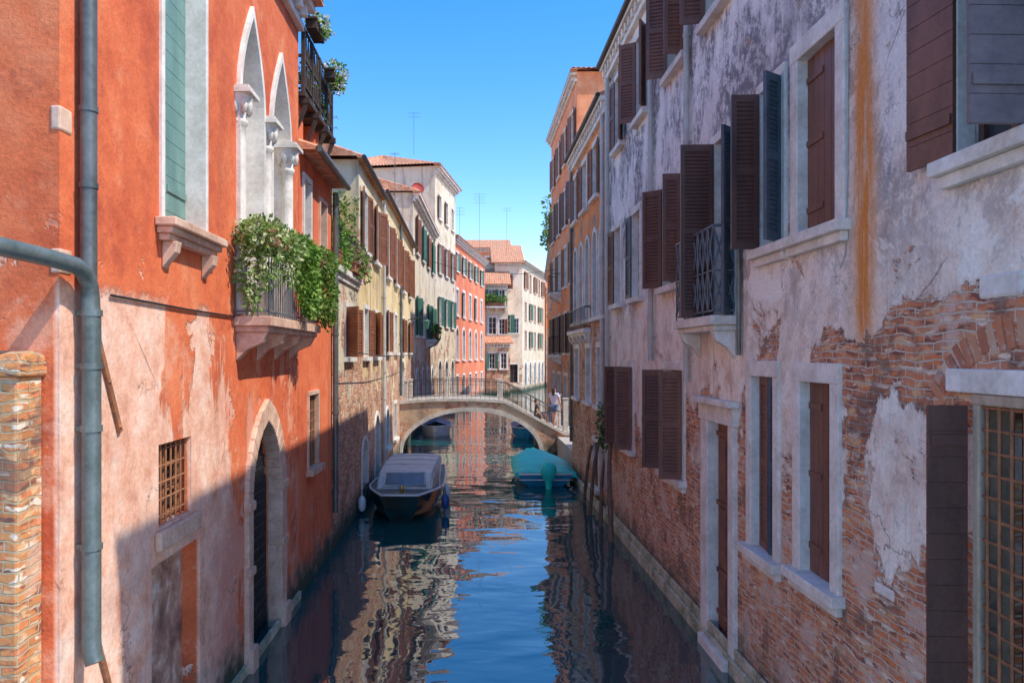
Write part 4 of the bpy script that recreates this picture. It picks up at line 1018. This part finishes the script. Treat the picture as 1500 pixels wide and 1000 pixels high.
m = MB(); m.tube([(0, 0, 0), (.5, 0, .1), (.85, 0, .05)], .025, 6); m.tube([(0, 0, -.35), (.3, 0, -.1), (.5, 0, .1)], .018, 6); m.build('bracket', M_iron, lm)
m = MB(); m.lathe([(.06, -.42), (.13, -.1), (.15, -.08), (.03, .03), (0, .05)], (.85, 0, 0), 6, False); m.build('lamp', M_green, lm)
def wire(name, label, pts, r):
    m = MB(); m.tube(pts, r, 5); tag(m.build(name, M_iron), label, 'cable')
wire('washing_line', 'thin washing line along the ochre and yellow houses', [(XL+.45, 15.6, 4.05), (XL+.5, 20, 3.98), (XL+.5, 26, 3.98), (XL+.45, 33, 4.05)], .012)
wire('overhead_cable', 'thin overhead cable strung across the canal past the bridge', [(XL, 34, 8.6), (-.5, 36, 8.05), (2.5, 38, 8.1), (4.6, 39.5, 8.5)], .012)

# =================================================================== PEOPLE
M_skin = simple('skin', (.55, .33, .23), (.48, .28, .19), .5, 8.0, bump=.03)
def cloth(nm, c): return simple(nm, c, tuple(v*.75 for v in c), .85, 10.0, bump=.1)
def skin(name, J, edges, mat, parent, sub=2):
    keys = list(J); idx = {k: i for i, k in enumerate(keys)}
    me = bpy.data.meshes.new(name); me.from_pydata([J[k][0] for k in keys], [(idx[a], idx[b]) for a, b in edges], [])
    me.materials.append(mat); o_ = bpy.data.objects.new(name, me); col.objects.link(o_); o_.parent = parent
    o_.modifiers.new('Skin', 'SKIN')
    for i, k in enumerate(keys):
        r = J[k][1]; me.skin_vertices[0].data[i].radius = r if isinstance(r, tuple) else (r, r)
    me.skin_vertices[0].data[0].use_root = True
    s_ = o_.modifiers.new('Sub', 'SUBSURF'); s_.levels = sub; s_.render_levels = sub
    return o_
def person(label, loc, rz, top, bottom, hair, pose='walk', long=False):
    e = tag(empty('person', loc, rz), label, 'person')
    sit = pose == 'sit'; dz = -.78 if sit else 0
    J = {'pel': ((0, 0, .93+dz), (.13, .10)), 'sp': ((0, 0, 1.1+dz), (.115, .085)), 'ch': ((0, -.01, 1.28+dz), (.14, .10)), 'nk': ((0, -.005, 1.43+dz), .05), 'hd': ((0, -.025, 1.51+dz), (.068, .08)), 'tp': ((0, -.015, 1.59+dz), (.07, .085)), 'no': ((0, -.115, 1.525+dz), .012)}
    E_ = [('pel', 'sp'), ('sp', 'ch'), ('ch', 'nk'), ('nk', 'hd'), ('hd', 'tp'), ('hd', 'no')]
    for s_, sx in (('L', 1), ('R', -1)):
        sw = .12*sx if not sit else -.1
        J.update({'sh'+s_: ((.17*sx, 0, 1.37+dz), .052), 'el'+s_: ((.22*sx, .02+sw*.4, 1.1+dz), .04), 'wr'+s_: ((.22*sx, -.06+sw, .88+dz+(.12 if sit else 0)), .027), 'pa'+s_: ((.215*sx, -.09+sw*1.15, .81+dz+(.1 if sit else 0)), (.02, .036))})
        E_ += [('ch', 'sh'+s_), ('sh'+s_, 'el'+s_), ('el'+s_, 'wr'+s_), ('wr'+s_, 'pa'+s_)]
        px_, py_, pz_ = J['pa'+s_][0]
        for f in range(5):
            dy = -.03+.016*f; L_ = (.05, .075, .082, .076, .06)[f]
            a_ = (px_-.006*sx, py_+dy-(.015 if f == 0 else 0), pz_-(.02 if f == 0 else .035)); b_ = (a_[0]-.012*sx, a_[1]-.008, a_[2]-L_*.6); c_ = (b_[0]-.014*sx, b_[1]-.006, b_[2]-L_*.4)
            for q_, (pt, rr) in enumerate(((a_, .0095), (b_, .0085), (c_, .007))): J['f%s%d%d' % (s_, f, q_)] = (pt, rr)
            E_ += [('pa'+s_, 'f%s%d0' % (s_, f)), ('f%s%d0' % (s_, f), 'f%s%d1' % (s_, f)), ('f%s%d1' % (s_, f), 'f%s%d2' % (s_, f))]
        if sit: leg = [((.09*sx, -.03, .12), .085), ((.11*sx, -.43, .18), .058), ((.1*sx, -.45, -.26), .036), ((.1*sx, -.58, -.31), .03)]
        else:
            st = -.14*sx; leg = [((.085*sx, 0, .87), .085), ((.095*sx, st*.7-.04, .49), .056), ((.095*sx, st*1.4+.02, .09), .036), ((.1*sx, st*1.4-.12, .03), .03)]
        for nm_, (pt, rr) in zip(('hp', 'kn', 'an', 'to'), leg): J[nm_+s_] = (pt, rr)
        E_ += [('pel', 'hp'+s_), ('hp'+s_, 'kn'+s_), ('kn'+s_, 'an'+s_), ('an'+s_, 'to'+s_)]
    skin('body', J, E_, M_skin, e, 1)
    def sub_(keys, inc): return {k: (J[k][0], tuple(v+inc for v in J[k][1]) if isinstance(J[k][1], tuple) else J[k][1]+inc) for k in keys}
    S = sub_(['sp', 'pel', 'ch', 'shL', 'shR'], .018)
    for s_ in 'LR':
        a, b = Vector(J['sh'+s_][0]), Vector(J['el'+s_][0]); S['sl'+s_] = (tuple(a.lerp(b, .6)), .062)
    skin('shirt', S, [('sp', 'pel'), ('sp', 'ch'), ('ch', 'shL'), ('ch', 'shR'), ('shL', 'slL'), ('shR', 'slR')], top, e)
    S = sub_(['pel', 'hpL', 'hpR'], .022)
    for s_ in 'LR':
        a, b = Vector(J['hp'+s_][0]), Vector(J['kn'+s_][0]); S['th'+s_] = (tuple(a.lerp(b, .7)), .088)
    skin('shorts', S, [('pel', 'hpL'), ('pel', 'hpR'), ('hpL', 'thL'), ('hpR', 'thR')], bottom, e)
    hj = {'a': ((0, .02, 1.6+dz), (.085, .09)), 'b': ((0, .05, 1.52+dz), (.08, .06)), 'c': ((0, .07, (1.3 if long else 1.45)+dz), (.06, .03))}
    skin('hair', hj, [('a', 'b'), ('b', 'c')], hair, e)
    for s_ in 'LR':
        a, b = Vector(J['an'+s_][0]), Vector(J['to'+s_][0])
        skin('shoe', {'a': (tuple(a+Vector((0, .03, -.055))), .04), 'b': (tuple(b+Vector((0, -.02, .005))), .034)}, [('a', 'b')], M_wpaint, e)
    return e
M_hair = simple('dark_hair', (.05, .03, .02), None, .5)
person('person in a lilac top and blue shorts walking at the bridge foot', (3.42, 30.95, ZB+.18), R(150), cloth('lilac_top', (.74, .68, .80)), cloth('denim_blue', (.10, .16, .32)), M_hair, 'walk', True)
person('person in dark clothes sitting on the bridge steps', (2.72, 31.2, 2.13-(2.13-ZB)*5/8+.02), R(90), cloth('black_top', (.03, .03, .035)), cloth('dark_trousers', (.05, .05, .07)), M_hair, 'sit', False)

# =================================================================== LIGHT, SKY, CAMERA
Ld = Vector((-1, .4, -1.44)).normalized()
sun = bpy.data.lights.new('sun', 'SUN'); sun.energy = 5.0; sun.angle = R(.5); sun.color = (1, .95, .84)
so = bpy.data.objects.new('sun', sun); col.objects.link(so); so.rotation_euler = Ld.to_track_quat('-Z', 'Y').to_euler(); so.location = (20, -10, 30)
wd = bpy.data.worlds.new('World'); scene.world = wd; wd.use_nodes = True; nt = wd.node_tree; bg = nt.nodes['Background']
sk = nt.nodes.new('ShaderNodeTexSky'); sk.sky_type = 'NISHITA'; sk.sun_disc = False
sk.sun_elevation = math.asin(-Ld.z); sk.sun_rotation = math.atan2(-Ld.x, -Ld.y); sk.air_density = 1.0; sk.dust_density = .1; sk.ozone_density = 3.0
hs = nt.nodes.new('ShaderNodeHueSaturation'); hs.inputs['Saturation'].default_value = 1.38; hs.inputs['Value'].default_value = 2.7
tm = nt.nodes.new('ShaderNodeMix'); tm.data_type = 'RGBA'; tm.blend_type = 'MULTIPLY'; tm.inputs[0].default_value = 1; tm.inputs[7].default_value = (1.0, .77, .80, 1)
nt.links.new(sk.outputs[0], hs.inputs['Color']); nt.links.new(hs.outputs[0], tm.inputs[6]); nt.links.new(tm.outputs[2], bg.inputs[0]); bg.inputs[1].default_value = .15
cam = bpy.data.cameras.new('camera'); co = bpy.data.objects.new('camera', cam); col.objects.link(co)
cam.sensor_width = 36; cam.lens = F/1500*36; cam.shift_x = (750-CX)/1500; cam.shift_y = (CY-500)/1500; cam.clip_end = 5000; cam.clip_start = .05
co.location = (0, 0, H); co.rotation_euler = (R(90), 0, 0); scene.camera = co
scene.view_settings.view_transform = 'Standard'; scene.view_settings.look = 'None'; scene.view_settings.exposure = 0
